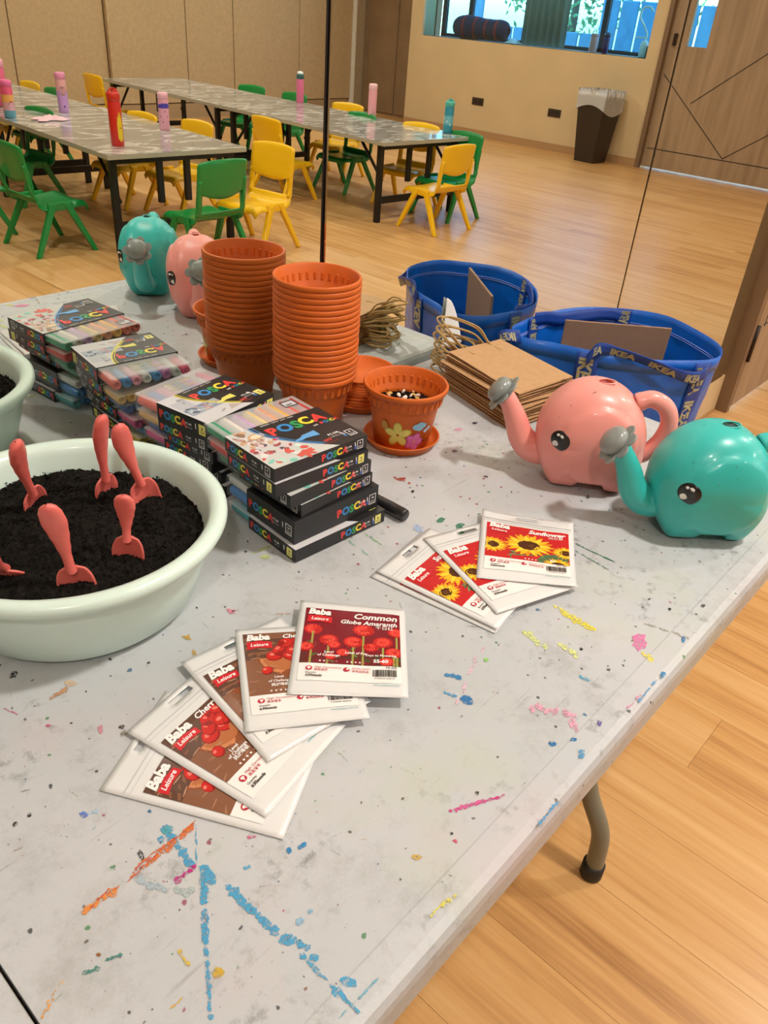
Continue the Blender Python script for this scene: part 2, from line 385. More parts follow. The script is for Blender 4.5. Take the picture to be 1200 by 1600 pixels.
# ceiling with lamps
struct(MB().box((2.6, -4.05, CEIL+.05), (13.8, 8.6, .1)).build('ceiling', mat('ceiling_white', '#e9e2d4', .8)))
M_lamp = bpy.data.materials.new('lamp_diffuser'); M_lamp.use_nodes = True
_b = M_lamp.node_tree.nodes['Principled BSDF']; _b.inputs['Base Color'].default_value = (1, 1, 1, 1)
_b.inputs['Emission Color'].default_value = (*LAMPCOL, 1); _b.inputs['Emission Strength'].default_value = 4
def build_lamp(i, x, y, p):
    t = thing('ceiling_lamp', (x, y, CEIL), 0, 'round recessed ceiling lamp, %s' % ['above the stained white table', 'above the left end of the white table', 'between the table and the entrance door', 'in the middle of the mirror-side row', 'nearest the diagonal-grooved door', 'behind the photographer', 'above the near marble table', 'above the far marble table', 'above the waste bin', 'by the left part of the far wall', 'above the far end of the long tables', 'by the dark recess'][i], 'lamp', 'round ceiling lamps')
    MB().lathe([(.15, .0), (.15, -.012), (.135, -.014), (.13, -.004)], 32).build('lamp_ring', M_white, t)
    MB().lathe([(.0001, -.006), (.129, -.006)], 32).build('diffuser', M_lamp, t)
    la = bpy.data.lights.new('lamp_light', 'AREA'); la.shape = 'DISK'; la.size = .17; la.energy = p; la.color = LAMPCOL
    o = bpy.data.objects.new('lamp_light', la); COL.objects.link(o); o.location = (0, 0, -.02); o.parent = t
for i, (x, y, p) in enumerate(LAMPS): build_lamp(i, x, y, p)

# outdoors behind the window
struct(MB().box((14, -4, -.06), (9, 16, .1)).build('ground', mat('paving_grey', '#8d9490', .8, vary=.2)))
fe = thing('metal_fence', (12.2, -4.2, 0), 0, 'tall blue corrugated metal fence outside the window', 'fence')
for i in range(26):
    o = MB().box((0, -3.9+i*.3, .85), (.03, .27, 1.7)) if i == 0 else None
    if i == 0: pf = o.build('fence_panel', mat('fence_blue', '#4a8fb4', .5, vary=.15), fe, bevel=.01)
    else:
        c = pf.copy(); COL.objects.link(c); c.location = (0, i*.3, -.06 if i > 7 else -.5)
M_leafA = mat('tree_leaf', '#7fae6a', .6, vary=.35, vscale=3)
def tree(x, y, h, seed, label):
    rnd = random.Random(seed); t = thing('garden_tree', (x, y, 0), 0, label, 'tree')
    MB().tube([(0, 0, 0), (.05, .03, h*.4), (0, .1, h*.75)], [.11, .08, .04]).build('trunk', mat('bark', '#6b5743', .9), t)
    c = MB()
    for i in range(1500):
        r = rnd.random()**.4*1.5; a = rnd.random()*6.28; b = rnd.uniform(-1, 1)
        p = Vector((r*math.cos(a)*math.sqrt(1-b*b), r*math.sin(a)*math.sqrt(1-b*b), h*.8+r*b*.9))
        q = Vector((rnd.gauss(0, 1), rnd.gauss(0, 1), rnd.gauss(0, 1))).normalized(); s_ = Vector((rnd.gauss(0, 1), rnd.gauss(0, 1), rnd.gauss(0, 1))).cross(q).normalized()
        z = rnd.uniform(.05, .1); c.add([p-q*z, p+s_*z*.4, p+q*z, p-s_*z*.4], [(0, 1, 2, 3)])
    tag(c.build('foliage', M_leafA, t, recalc=False), kind='stuff')
tree(14.2, -1.2, 2.9, 1, 'leafy green tree behind the blue fence, right of the window'); tree(15.3, -4.4, 2.6, 2, 'leafy green tree behind the blue fence, middle of the window')
tree(14.3, -7.6, 2.8, 3, 'leafy green tree behind the blue fence, left of the window')
struct(MB().box((19.5, -3.4, 2.6), (1, 3.2, 5.2)).build('wall_outside_building', mat('pale_facade', '#c9d6da', .7)))

# ------------------------------------------------------------------ the white folding table
def table_mat():
    m = bpy.data.materials.new('stained_plastic'); m.use_nodes = True; n = m.node_tree.nodes; l = m.node_tree.links; b = n['Principled BSDF']
    g = n.new('ShaderNodeNewGeometry'); P = g.outputs['Position']
    def noi(s, d=6, r=.6, off=0):
        t = n.new('ShaderNodeTexNoise'); t.inputs['Scale'].default_value = s; t.inputs['Detail'].default_value = d; t.inputs['Roughness'].default_value = r
        a = n.new('ShaderNodeVectorMath'); a.inputs[1].default_value = (off, off*2.3, off); l.new(P, a.inputs[0]); l.new(a.outputs[0], t.inputs['Vector']); return t
    def thr(x, a, b_, o0=0, o1=1):
        q = n.new('ShaderNodeMapRange'); q.inputs[1].default_value = a; q.inputs[2].default_value = b_; q.inputs[3].default_value = o0; q.inputs[4].default_value = o1; l.new(x, q.inputs[0]); return q.outputs[0]
    def mix(f, a, c, mode='MIX'):
        q = n.new('ShaderNodeMix'); q.data_type = 'RGBA'; q.blend_type = mode
        if isinstance(f, float): q.inputs['Factor'].default_value = f
        else: l.new(f, q.inputs['Factor'])
        for k, x in ((6, a), (7, c)):
            if isinstance(x, str): q.inputs[k].default_value = (*L(x), 1)
            else: l.new(x, q.inputs[k])
        return q.outputs[2]
    def mul(a, c):
        q = n.new('ShaderNodeMath'); q.operation = 'MULTIPLY'; l.new(a, q.inputs[0])
        if isinstance(c, (int, float)): q.inputs[1].default_value = c
        else: l.new(c, q.inputs[1])
        return q.outputs[0]
    c = mix(thr(noi(3, 3).outputs[0], .35, .65), '#bfc1c4', '#b6babd')
    # broad tints of washed-out paint
    c = mix(mul(thr(noi(5, 4, .6, 3).outputs[0], .55, .75), .5), c, '#c6b2b6')
    c = mix(mul(thr(noi(6, 4, .6, 9).outputs[0], .57, .76), .5), c, '#b7bd9f')
    c = mix(mul(thr(noi(7, 5, .65, 17).outputs[0], .58, .78), .45), c, '#a9b6c2')
    # grey scuffs and grime
    c = mix(mul(thr(noi(9, 12, .8, 5).outputs[0], .52, .74), .5), c, '#7d7a72')
    c = mix(mul(mul(thr(noi(60, 8, .7, 2).outputs[0], .54, .66), thr(noi(6, 3, .5, 7).outputs[0], .46, .62)), .5), c, '#55534f')
    # long thin scratches
    mp = n.new('ShaderNodeMapping'); mp.inputs['Rotation'].default_value = (0, 0, .6); mp.inputs['Scale'].default_value = (6, 160, 1); l.new(P, mp.inputs[0])
    t = n.new('ShaderNodeTexNoise'); t.inputs['Scale'].default_value = 1; t.inputs['Detail'].default_value = 5; t.inputs['Roughness'].default_value = .7; l.new(mp.outputs[0], t.inputs['Vector'])
    c = mix(mul(mul(thr(t.outputs[0], .62, .72), thr(noi(8, 3, .5, 21).outputs[0], .5, .6)), .55), c, '#7d6f74')
    # dots
    for s, rad, col, k, off in ((55, .12, '#1d1c22', .82, 0), (70, .13, '#5a4a3c', .8, 4), (38, .10, '#2d5f86', .86, 7), (44, .12, '#8c2f4a', .88, 11), (50, .12, '#3c7a4a', .9, 13)):
        v = n.new('ShaderNodeTexVoronoi'); v.inputs['Scale'].default_value = s; v.inputs['Randomness'].default_value = 1
        a = n.new('ShaderNodeVectorMath'); a.inputs[1].default_value = (off, off, 0); l.new(P, a.inputs[0])
        d_ = noi(120, 2, .5, off); a2 = n.new('ShaderNodeVectorMath'); a2.operation = 'MULTIPLY_ADD'; l.new(d_.outputs['Color'], a2.inputs[0]); a2.inputs[1].default_value = (.006, .006, 0); l.new(a.outputs[0], a2.inputs[2])
        l.new(a2.outputs[0], v.inputs['Vector'])
        sp = n.new('ShaderNodeSeparateColor'); l.new(v.outputs['Color'], sp.inputs[0])
        c = mix(mul(mul(thr(v.outputs['Distance'], rad, rad*.7), thr(sp.outputs[0], k, k+.01)), .85), c, col)
    l.new(c, b.inputs['Base Color']); b.inputs['Roughness'].default_value = .42; b.inputs['Specular IOR Level'].default_value = .4
    bp = n.new('ShaderNodeBump'); bp.inputs['Strength'].default_value = .12; bp.inputs['Distance'].default_value = .001; l.new(noi(500, 2).outputs[0], bp.inputs['Height']); l.new(bp.outputs[0], b.inputs['Normal'])
    return m
M_tab = table_mat()
tb = thing('folding_table', (.06, -.385, 0), 0, 'white paint-stained folding table standing against the mirror', 'table')
YB, YF = .375, -.380           # local y of the mirror side and of the near side
def half(x0, x1, rend):
    """one half of the table top: rounded outer corners at x1, straight at the fold x0"""
    sg = 1 if x1 > x0 else -1; r = .045; N = 8
    def outline(ins):
        p = [(x0, YF+ins)]
        for (cx, cy, a0) in ((x1-sg*r, YF+r, -90), (x1-sg*r, YB-r, 0)):
            for i in range(N+1):
                a = R(a0+i*90/N); p.append((cx+sg*(r-ins)*math.cos(a), cy+(r-ins)*math.sin(a)))
        p.append((x0, YB-ins)); return p
    rings = [(.034, TZ-.0004), (.032, TZ+.0002), (.028, TZ), (.012, TZ-.0012), (.005, TZ-.004), (.0013, TZ-.010), (0, TZ-.018), (0, TZ-.044), (.004, TZ-.0455), (.014, TZ-.0455), (.016, TZ-.028)]
    mb = MB(); vs = []; n = len(outline(0))
    for ins, z in rings: vs += [(x, y, z) for x, y in outline(ins)]
    fs = [tuple(range(n))]
    for k in range(len(rings)-1):
        for i in range(n): fs.append((k*n+i, k*n+(i+1) % n, (k+1)*n+(i+1) % n, (k+1)*n+i))
    fs.append(tuple(range((len(rings)-1)*n, len(rings)*n)))
    mb.add(vs, fs); return mb.build('tabletop', M_tab, tb, bevel=0)
half(.0012, 1.240, 1); half(-.0012, -1.240, -1)
M_leg = mat('leg_grey_steel', '#7b7a6c', .35, .1, coat=.2); M_cap = mat('rubber_black', '#25221e', .6)
def leg(x, sg):
    # foot, bend, then the tube leans inwards under the top
    f = -.385+sg*-.309
    pts = spline([(x, sg*.309, .0), (x, sg*.309, .05), (x, sg*.300, .12), (x, sg*.262, .19), (x, sg*.225, .30), (x, sg*.215, .5), (x, sg*.215, .70)], 6)
    o = MB().tube(pts, .0165, 16).build('leg', M_leg, tb)
    MB().lathe([(.0001, 0), (.0185, 0), (.0205, .004), (.0205, .034), (.0165, .036)], 20, (x, sg*.309, 0)).build('rubber_foot', M_cap, o)
for x in (.897, -.897):
    for sg in (-1, 1): leg(x, sg)
    MB().tube([(x, -.215, .45), (x, .215, .45)], .011, 10).build('cross_tube', M_leg, tb)
    MB().tube([(x, 0, .45), (x-(.32 if x > 0 else -.32), 0, .70)], .010, 10).build('brace', M_leg, tb)
for y in (-.3, .3): MB().box((0, y, .695), (2.3, .03, .02)).build('rail', M_leg, tb, bevel=.003)

# paint stains on the table top (flat paint with its own shapes)
rs = random.Random(11)
st = Ink(lambda u, v, l: Vector((at(u, v).x-.06, at(u, v).y+.385, TZ+.00018+l*.00000012)))
def blot(u, v, a, b, col, rot=0, n=14, jag=.25):
    pts = []
    for i in range(n):
        t = i*2*math.pi/n; k = 1+rs.uniform(-jag, jag); x, y = a*math.cos(t)*k, b*math.sin(t)*k
        pts.append((u+x*math.cos(rot)-y*math.sin(rot), v+x*math.sin(rot)+y*math.cos(rot)))
    st.raw([(u, v)]+pts, [(0, i, i % n+1) for i in range(1, n+1)], col)
def streak(p, q, w, col, gaps=.25, k=14, jit=1.5):
    (a, b), (c, d) = p, q; rot = math.atan2(d-b, c-a); ln = math.hypot(c-a, d-b)/k
    for i in range(k):
        if rs.random() < gaps: continue
        t = (i+.5)/k; blot(a+(c-a)*t+rs.uniform(-jit, jit), b+(d-b)*t+rs.uniform(-jit, jit), ln*rs.uniform(.6, .95), w*rs.uniform(.45, 1), col, rot, 12, .3)
BL, OR, PK, YE = '#4a9bc4', '#cf7038', '#cf9ab0', '#d8c746'
streak((255, 1290), (318, 1378), 9, BL, .05, 12); streak((318, 1378), (322, 1480), 7, BL, .15, 14); streak((322, 1480), (330, 1600), 5, BL, .3, 16)
blot(325, 1368, 16, 12, BL, .8); blot(262, 1297, 9, 8, '#4f9dac'); blot(252, 1312, 6, 5, BL); streak((305, 1290), (308, 1350), 1.5, BL, .1, 8)
streak((355, 1385), (432, 1458), 9, BL, .0, 12); streak((440, 1458), (482, 1482), 8, BL, .1, 8); blot(446, 1468, 11, 9, BL, .4); streak((470, 1492), (560, 1580), 5, BL, .12, 16)
blot(545, 1535, 14, 9, BL, .2); blot(528, 1552, 12, 8, BL, .6); blot(491, 1496, 8, 6, BL); streak((530, 1590), (590, 1530), 2.5, '#6fa9bf', .2, 10)
for k in range(5): streak((200+k*4, 1378-k*7), (308-k*2, 1280+k*3), 1.6, ['#c4502c', OR, '#b8442e'][k % 3], .25, 18)
streak((232, 1350), (300, 1293), 6, OR, .2, 10)
streak((128, 1428), (178, 1392), 7, '#d98a45', .0, 7); streak((150, 1410), (186, 1384), 2.5, OR, .1, 8); streak((140, 1420), (170, 1388), 2, '#c4502c', .2, 8)
streak((275, 1378), (306, 1352), 6, '#b8307f', .0, 6, .5); streak((85, 1560), (66, 1590), 2.5, '#d59a52', .2, 8); streak((98, 1532), (70, 1572), 2, '#d8a868', .3, 8)
streak((130, 1522), (155, 1512), 4, '#45837a', .1, 4, .5); streak((168, 1500), (190, 1491), 4, '#45837a', .1, 4, .5)
blot(154, 1492, 4, 3, '#8a5a2c'); blot(341, 1520, 9, 10, '#c4a23c', .3); streak((280, 1485), (300, 1515), 4, '#cbb04a', .2, 6); streak((262, 1580), (290, 1555), 2, '#d5ab55', .2, 6)
blot(218, 1335, 8, 5, '#1f1c20', .7, 9, .6); streak((210, 1375), (260, 1390), 9, '#a6b6bf', .2, 6, 4); streak((262, 1395), (300, 1390), 8, '#aab8b8', .2, 5, 4)
blot(472, 1322, 9, 4, '#2f7fb4', -.6); blot(452, 1329, 4, 5, '#2f7fb4'); blot(386, 1355, 6, 3, '#58a5c8', -.3); blot(484, 1424, 5, 3, '#7fb0d0'); blot(469, 1440, 8, 6, '#8fb5cf', -.6)
blot(130, 1273, 6, 5, '#5b78c4'); streak((140, 1270), (156, 1266), 5, '#a8c2d8', .1, 4); blot(394, 1308, 8, 3, '#c75c80')
streak((700, 1268), (788, 1243), 3.5, '#c23a80', .05, 24, 1); streak((710, 1266), (760, 1250), 4, '#cf5a93', .1, 14, 1.5); blot(705, 1302, 3, 2.4, '#18161a'); blot(712, 1314, 5, 2.5, '#cf4a68', .5)
blot(652, 1339, 9, 4, '#c2a354'); streak((690, 1415), (712, 1398), 5, '#d6cf5a', .1, 6); streak((672, 1432), (690, 1415), 2, '#d6cf5a', .2, 6)
streak((825, 1104), (900, 1118), 6, '#dba2b7', .1, 14, 3); streak((885, 1112), (902, 1148), 6, '#dba2b7', .2, 8, 3); streak((875, 955), (930, 985), 5, '#e3d53f', .0, 12, 1.5)
streak((868, 948), (905, 970), 3, '#e6dc6a', .3, 8, 3); blot(1000, 1003, 11, 13, '#dd7fae', -.4, 14, .35); streak((1003, 1020), (1020, 1032), 5, '#dfd262', .1, 5)
streak((820, 988), (852, 1012), 5, '#cfd88a', .2, 7, 2); streak((872, 1005), (902, 1024), 5, '#d5dc8f', .2, 7, 2); blot(729, 1093, 12, 7, '#2b6fa6', .2); streak((696, 1055), (722, 1058), 4, '#2f7fb4', .1, 5); streak((695, 1082), (712, 1088), 3.5, '#4a93c0', .2, 5)
blot(863, 1162, 6, 4, '#2b6fa6', .3); blot(896, 1156, 6, 3.5, '#2b6fa6'); blot(908, 1178, 5, 8, '#4a93c0', .3); blot(936, 1130, 4, 5, '#6a5a9c'); streak((905, 1056), (925, 1064), 3, '#5aa2c2', .1, 5)
streak((840, 1290), (872, 1252), 3, '#4f97c8', .2, 12, 1); streak((998, 1095), (1028, 1060), 2.5, '#4f97c8', .2, 10, 1); blot(1036, 1054, 4, 5, '#2f7fb4'); blot(1068, 998, 3, 5, '#2f7fb4')
streak((755, 1010), (712, 1100), 3, '#d8b8c8', .3, 14, 3); streak((980, 1105), (1003, 1085), 2, '#d291b0', .2, 8); blot(760, 1031, 4, 3, '#8cc46a')
streak((1010, 975), (1080, 998), 2, '#a8a49a', .2, 14, 1); blot(1098, 947, 3, 3, '#15151a'); blot(1046, 952, 2.5, 2.5, '#15151a'); blot(908, 1014, 2.4, 2.4, '#15151a')
streak((900, 850), (960, 878), 1.2, '#3c7458', .05, 10, .3); streak((898, 860), (950, 890), .9, '#3c7458', .1, 10, .3)
for q in ((718, 822), (722, 834), (690, 812)): blot(q[0], q[1], 6, 3.5, '#2f7a5c', -.3, 10, .5)
blot(653, 826, 9, 5, '#9fb6dd', .1, 12, .4); streak((570, 835), (598, 852), 1, '#7fb878', .1, 8); streak((545, 845), (575, 868), 1, '#7fb8a0', .2, 8); blot(627, 748, 6, 3, '#a83a38', .1, 9, .6); streak((615, 745), (640, 755), 2, '#b0503c', .3, 8)
blot(645, 768, 2.5, 2.5, '#1a1a1a'); blot(742, 661, 5, 1.6, '#2a2030', -.1); blot(716, 671, 7, 2.5, '#d79ab8'); blot(710, 705, 4, 2, '#7a4a5a'); blot(759, 745, 4, 2, '#4a3038')
streak((395, 865), (430, 850), 2, '#b8cf7a', .2, 8); blot(415, 871, 8, 4, '#cbd68a'); blot(383, 862, 3, 2, '#1a1a1c'); streak((395, 800), (425, 822), 1.4, '#c7a68a', .3, 8)
blot(362, 955, 7, 4, '#d8879c', .3, 11, .5); blot(292, 996, 7, 4, '#b8974a', .1, 10, .5); blot(304, 1020, 4, 5, '#b8974a', .1, 10, .5); streak((78, 1092), (105, 1076), 4, '#b98f6c', .1, 5, .8); blot(110, 1068, 9, 5, '#cdb597')
blot(21, 1055, 7, 5, '#23262a', -.5, 9, .4); blot(190, 1136, 5, 3, '#4a4640'); blot(193, 1145, 6, 4, '#8a857a', 0, 10, .6); blot(157, 1139, 4, 7, '#c88a98', 0, 9, .4); blot(24, 1288, 5, 3, '#202224', -.5); blot(46, 1273, 4, 3, '#202224', -.6)
streak((8, 1108), (28, 1116), 1.2, '#c0476a', .1, 5); blot(75, 1134, 4, 2, '#c0607a')
for i in range(420):
    u, v = rs.uniform(0, 1180), rs.uniform(640, 1600); P = at(u, v)
    if P.y > -.02 or P.y < -.735: continue
    s_ = rs.uniform(.6, 1.9)*(1+(rs.random() < .12)); blot(u, v, s_, s_*rs.uniform(.4, 1), rs.choice(['#1c1a1e', '#3a3432', '#5d564c', '#8a5b3c', '#376f95', '#b24a6b', '#5a8a54', '#7b5a88']), rs.uniform(0, 3), 7, .4)
for i in range(70):
    u, v = rs.uniform(0, 1150), rs.uniform(650, 1560); P = at(u, v)
    if P.y > -.04 or P.y < -.70: continue
    a = rs.uniform(0, 3.1); ln = rs.uniform(5, 22); c_ = rs.choice(['#9a9488', '#b7a6ad', '#a9b39a', '#c79b84', '#9fb2bd', '#8a8478']); streak((u, v), (u+ln*math.cos(a), v+ln*math.sin(a)), rs.uniform(.4, 1.1), c_, .2, 6, .5)
st.build('paint_stains', tb, stain_mat())['kind'] = 'stuff'

# ------------------------------------------------------------------ boxes of paint markers
M_card = mat('black_card', '#17171a', .42, coat=.15); M_barrel = mat('marker_barrel_white', '#e6e4df', .4)
def case_mat(name, k_):
    M_case = bpy.data.materials.new(name); M_case.use_nodes = True; n = M_case.node_tree.nodes; l = M_case.node_tree.links; o_ = n['Material Output']; b = n['Principled BSDF']
    b.inputs['Base Color'].default_value = (.82, .84, .86, 1); b.inputs['Roughness'].default_value = .25; b.inputs['Coat Weight'].default_value = .5
    t_ = n.new('ShaderNodeBsdfTransparent'); x_ = n.new('ShaderNodeMixShader'); x_.inputs[0].default_value = k_
    l.new(t_.outputs[0], x_.inputs[1]); l.new(b.outputs[0], x_.inputs[2]); l.new(x_.outputs[0], o_.inputs[0]); return M_case
M_case, M_clr = case_mat('frosted_case', .42), case_mat('clear_case', .10)
_cm = {}
def capmat(c):
    if c not in _cm: _cm[c] = mat('marker_cap_'+str(len(_cm)), c, .38, coat=.2)
    return _cm[c]
LOGO = (('P', '#dd3a35'), ('O', '#2f86c8'), ('S', '#2d9a55'), ('C', '#f1d93b'), ('A', '#dd3a35'))
def logo(k, u, v, size, rot=0, lift=.12):
    c, s_ = math.cos(rot), math.sin(rot); x = 0
    for i, (ch, col) in enumerate(LOGO):
        vs, fs, wd = glyphs(ch, .045, 3)
        yy = [0, .02, .0, .05, .03][i]*size; px, py = u+x*c-yy*s_, v+x*s_+yy*c
        k.text(ch, px, py, size, col, bold=.045, rot=rot+[.06, 0, -.04, .02, -.05][i]); x += (wd+.015)*size
    return x
RAINB = ['#1f8a5a', '#e7e2da', '#c9a7cf', '#e2b23a', '#e88f96', '#e4b24e', '#b8322f', '#9c2f3a']
SOFT = ['#e8766d', '#2f86c8', '#e79ab0', '#d8d5d0', '#2f86c8', '#c070b0', '#c9cfc9', '#e4517c']
def marker_box(loc, rz, w, l_, h, caps, label, style='8', top=True, rows=1, pc='PC-5M', sc_=1, yel=False):
    t = thing('marker_box', loc, rz, label, 'box', 'boxes of paint markers stacked by the mirror')
    cl = l_*.335; sl = l_-cl                     # clear part at +y, card sleeve at -y
    # sleeve: open at the far end
    mb = MB(); k = .0007
    mb.box((w/2, sl/2, h-k/2), (w, sl, k)); mb.box((w/2, sl/2, k/2), (w, sl, k))
    mb.box((k/2, sl/2, h/2), (k, sl, h-2*k)); mb.box((w-k/2, sl/2, h/2), (k, sl, h-2*k)); mb.box((w/2, k/2, h/2), (w-2*k, k, h-2*k))
    mb.build('card_sleeve', M_card, t)
    e = .0012; cb = MB()
    P = []
    for (cx, cz, a0) in ((w-e-.003, e+.003, -90), (w-e-.003, h-e-.003, 0), (e+.003, h-e-.003, 90), (e+.003, e+.003, 180)):
        for i in range(4): a = R(a0+i*30); P.append((cx+.003*math.cos(a), cz+.003*math.sin(a)))
    n_ = len(P); vs = [(x, y, z) for y in (sl*.5, l_-.002, l_) for x, z in P]
    for i, (x, y, z) in enumerate(vs[2*n_:]): vs[2*n_+i] = (w/2+(x-w/2)*.97, y, h/2+(z-h/2)*.9)
    cb.add(vs, [(q*n_+i, q*n_+(i+1) % n_, (q+1)*n_+(i+1) % n_, (q+1)*n_+i) for q in (0, 1) for i in range(n_)]+[tuple(range(2*n_, 3*n_))], smooth=False)
    cb.mi = [0 if (len(f) > 4 or abs(sum(cb.v[i][2] for i in f)/4-(h-e)) < .0012) and len(f) == 4 else 1 for f in cb.f]
    cb.build('clear_case', [M_case, M_clr], t)
    n8 = len(caps); p_ = (w-.005)/n8; rr = min(p_*.49, (h/rows)*.455)
    for r_ in range(rows):
        for i, c_ in enumerate(caps):
            cc = caps[(i+r_*1) % n8] if r_ == 0 or rows == 1 else c_
            if rows == 2: cc = c_[r_] if isinstance(c_, tuple) else c_
            x = .0025+p_*(i+.5); z = h*(r_+.5)/rows
            m = MB(); M_ = T(x, 0, z) @ RX(-math.pi/2)
            m.lathe([(.0001, .004), (rr*.86, .004), (rr*.9, .02), (rr*.9, sl-.012)], 14, mi=0, M=M_)
            m.lathe([(rr*.9, sl-.012), (rr, sl-.010), (rr*.98, l_-.006), (rr*.86, l_-.0035), (rr*.55, l_-.0035), (rr*.5, l_-.010), (.0001, l_-.010)], 14, mi=1, M=M_)
            m.build('marker', [M_barrel, capmat(cc)], t)
    # print on the sleeve faces
    TOPF = Ink(lambda u, v, q: Vector((u, v, h+.00004+.000004*q))); s = w/.146
    acc = '#e8dc4a' if yel else '#4f92cf'
    def arcx(v, d=0): return (.052-d)*s + (.055*s)*(1-math.sqrt(max(0, 1-((v/sl)-.0)**2*.0)))*0
    def art(v):                                   # boundary of the picture area: an arc
        f = v/sl; return s*(.100-.067*math.sin(min(1, f*1.02)*math.pi/2)) if True else 0
    if top:
        N = 14; b0 = '#cfcfd3' if yel else '#c9cbc8'
        pts = [(0, 0)]+[(art(sl*i/N), sl*i/N) for i in range(N+1)]+[(0, sl)]
        TOPF.raw(pts, [(0, i, i+1) for i in range(1, N+2)], b0)
        rr_ = random.Random(5 if yel else 8)
        if yel:
            TOPF.rect(.004*s, .058*s, .034*s, .085*s, '#b9bcc4'); TOPF.rect(.004*s, .028, .07*s, .050, '#9aa4b2')
            for i in range(26): TOPF.ell(rr_.uniform(.006, .066)*s, rr_.uniform(.03, .048), rr_.uniform(.002, .006), rr_.uniform(.0012, .003), rr_.choice(['#5b7390', '#c7a9a2', '#47566e', '#a8bac2', '#d9dde0', '#b4757a']), 8, rr_.random()*3)
            for i in range(4): TOPF.ell(rr_.uniform(.006, .034)*s, rr_.uniform(.06, .083), .004, .0015, '#878c98', 8, rr_.random()*3)
            TOPF.poly([(.06*s, .008), (.085*s, .010), (.07*s, .022)], '#b9a8a0'); TOPF.ell(.05*s, .014, .006, .002, '#a9a4a8', 10, .4)
        else:
            for i in range(90):
                v = rr_.uniform(.003, sl*.97); u = rr_.uniform(.004, max(.006, art(v)-.010))
                z = v/sl
                pal = ['#b9d8cf', '#7fc4b4', '#d9e5df', '#cf5548', '#e9e4e0'] if z < .3 else (['#9c4a4a', '#5b4a60', '#d9c4c8', '#e2dede', '#c9525a'] if z < .55 else ['#e2d6d2', '#caa27c', '#8a6a52', '#d9d4d6', '#b98f86'])
                TOPF.ell(u, v, rr_.uniform(.002, .007), rr_.uniform(.0015, .0045), rr_.choice(pal), 9, rr_.random()*3)
            TOPF.ell(.055*s, .010, .014, .006, '#cf5548', 12, .2, jag=.15); TOPF.ell(.03*s, .077, .012, .008, '#caa27c', 14); TOPF.ell(.03*s, .077, .008, .005, '#e8d6bc', 12)
            TOPF.ell(.046*s, .058, .005, .003, '#d63c46', 8)
        for dd, ww in ((.001, .0022), (.0055, .0012)):
            TOPF.line([(art(sl*i/N)+dd*s, sl*i/N) for i in range(2, N+1)], ww, acc)
        lr = .0
        logo(TOPF, .048*s, sl*.66, .0262*s, lr)
        TOPF.text('peinture  marker  paint  malen', .050*s, sl*.945, .0042, '#e8e8e8', bold=.01)
        nib = [(.058, .037), (.066, .0415), (.072, .0425), (.078, .047), (.098, .049), (.098, .035), (.078, .0375), (.072, .036)]
        TOPF.poly([(x*s, y*s*.95+.002) for x, y in nib], '#e5df6a' if yel else '#5fa3dd')
        TOPF.text('uni', .090*s, sl*.16, .010, '#d8433a', bold=.03); TOPF.text('mitsubishi pencil', .088*s, sl*.11, .003, '#d8433a')
        TOPF.text(pc, .104*s, sl*.26, .0058, '#f2f2f2', bold=.02); TOPF.text('1.8-2.5 mm' if not yel else '0.9-1.3 mm', .104*s, sl*.20, .0042, '#f2f2f2')
        logo(TOPF, .118*s, sl*.56, .0085*s, 0); TOPF.text('uni', .106*s, sl*.57, .006, '#f2f2f2', bold=.02)
        TOPF.line([(.119*s, .030), (.124*s, .018)], .0016, '#f2f2f2'); TOPF.ell(.122*s, .0155, .002, .0035, '#3d7fc4', 8, .3)
        labelsq(TOPF, .127*s, .010, .015, style, yel)
        # on the clear part
        CP = Ink(lambda u, v, q: Vector((u, v, h-e+.000005*q+.0001)))
        if yel:
            for q_, tx in enumerate(('Pointe conique', 'Conical tip', 'Punta conica')): CP.text(tx, .048*s, sl+cl*(.62-.2*q_), .0078, '#23221c', bold=.03, shear=.25); CP.text(tx, .048*s, sl+cl*(.62-.2*q_), .0078, '#e6df9a', bold=.0, shear=.25)
        else:
            CP.rect(.112*s, sl+cl*.45, .134*s, sl+cl*.8, '#2a2a2e'); CP.rect(.114*s, sl+cl*.5, .132*s, sl+cl*.75, '#c9c9cc'); CP.text('uni', .116*s, sl+cl*.53, .008, '#2a2a2e', bold=.04)
        CP.build('case_print', t)
    TOPF_ = TOPF.build('sleeve_print', t) if top else None
    # near face (y = 0) and left face (x = 0)
    q = min(h, .022)
    FR = Ink(lambda u, v, k_: Vector((u, -.00003-.000006*k_, v+(h-q)/2)))
    logo(FR, w*.49, q*.22, q*.70, 0); FR.text(pc, w*.755, q*.50, q*.19, '#f0f0f0', bold=.02); FR.text('1.8-2.5 mm', w*.755, q*.27, q*.13, '#f0f0f0')
    FR.line([(w*.86, q*.75), (w*.865, q*.45)], .0014, '#f0f0f0'); FR.ell(w*.866, q*.33, .0018, q*.14, '#3d66c4', 8)
    labelsq(FR, w*.885, q*.14, q*.68, style, yel); FR.build('front_print', t)
    SD = Ink(lambda u, v, k_: Vector((-.00003-.000006*k_, sl-u, v+(h-q)/2)))
    logo(SD, sl*.04, q*.22, q*.70, 0); SD.text(pc, sl*.56, q*.48, q*.18, '#f0f0f0', bold=.02); SD.text('1.8-2.5 mm', sl*.56, q*.27, q*.12, '#f0f0f0')
    SD.line([(sl*.76, q*.75), (sl*.765, q*.4)], .0014, '#f0f0f0'); labelsq(SD, sl*.82, q*.14, q*.68, style, yel); SD.build('side_print', t)
    return t
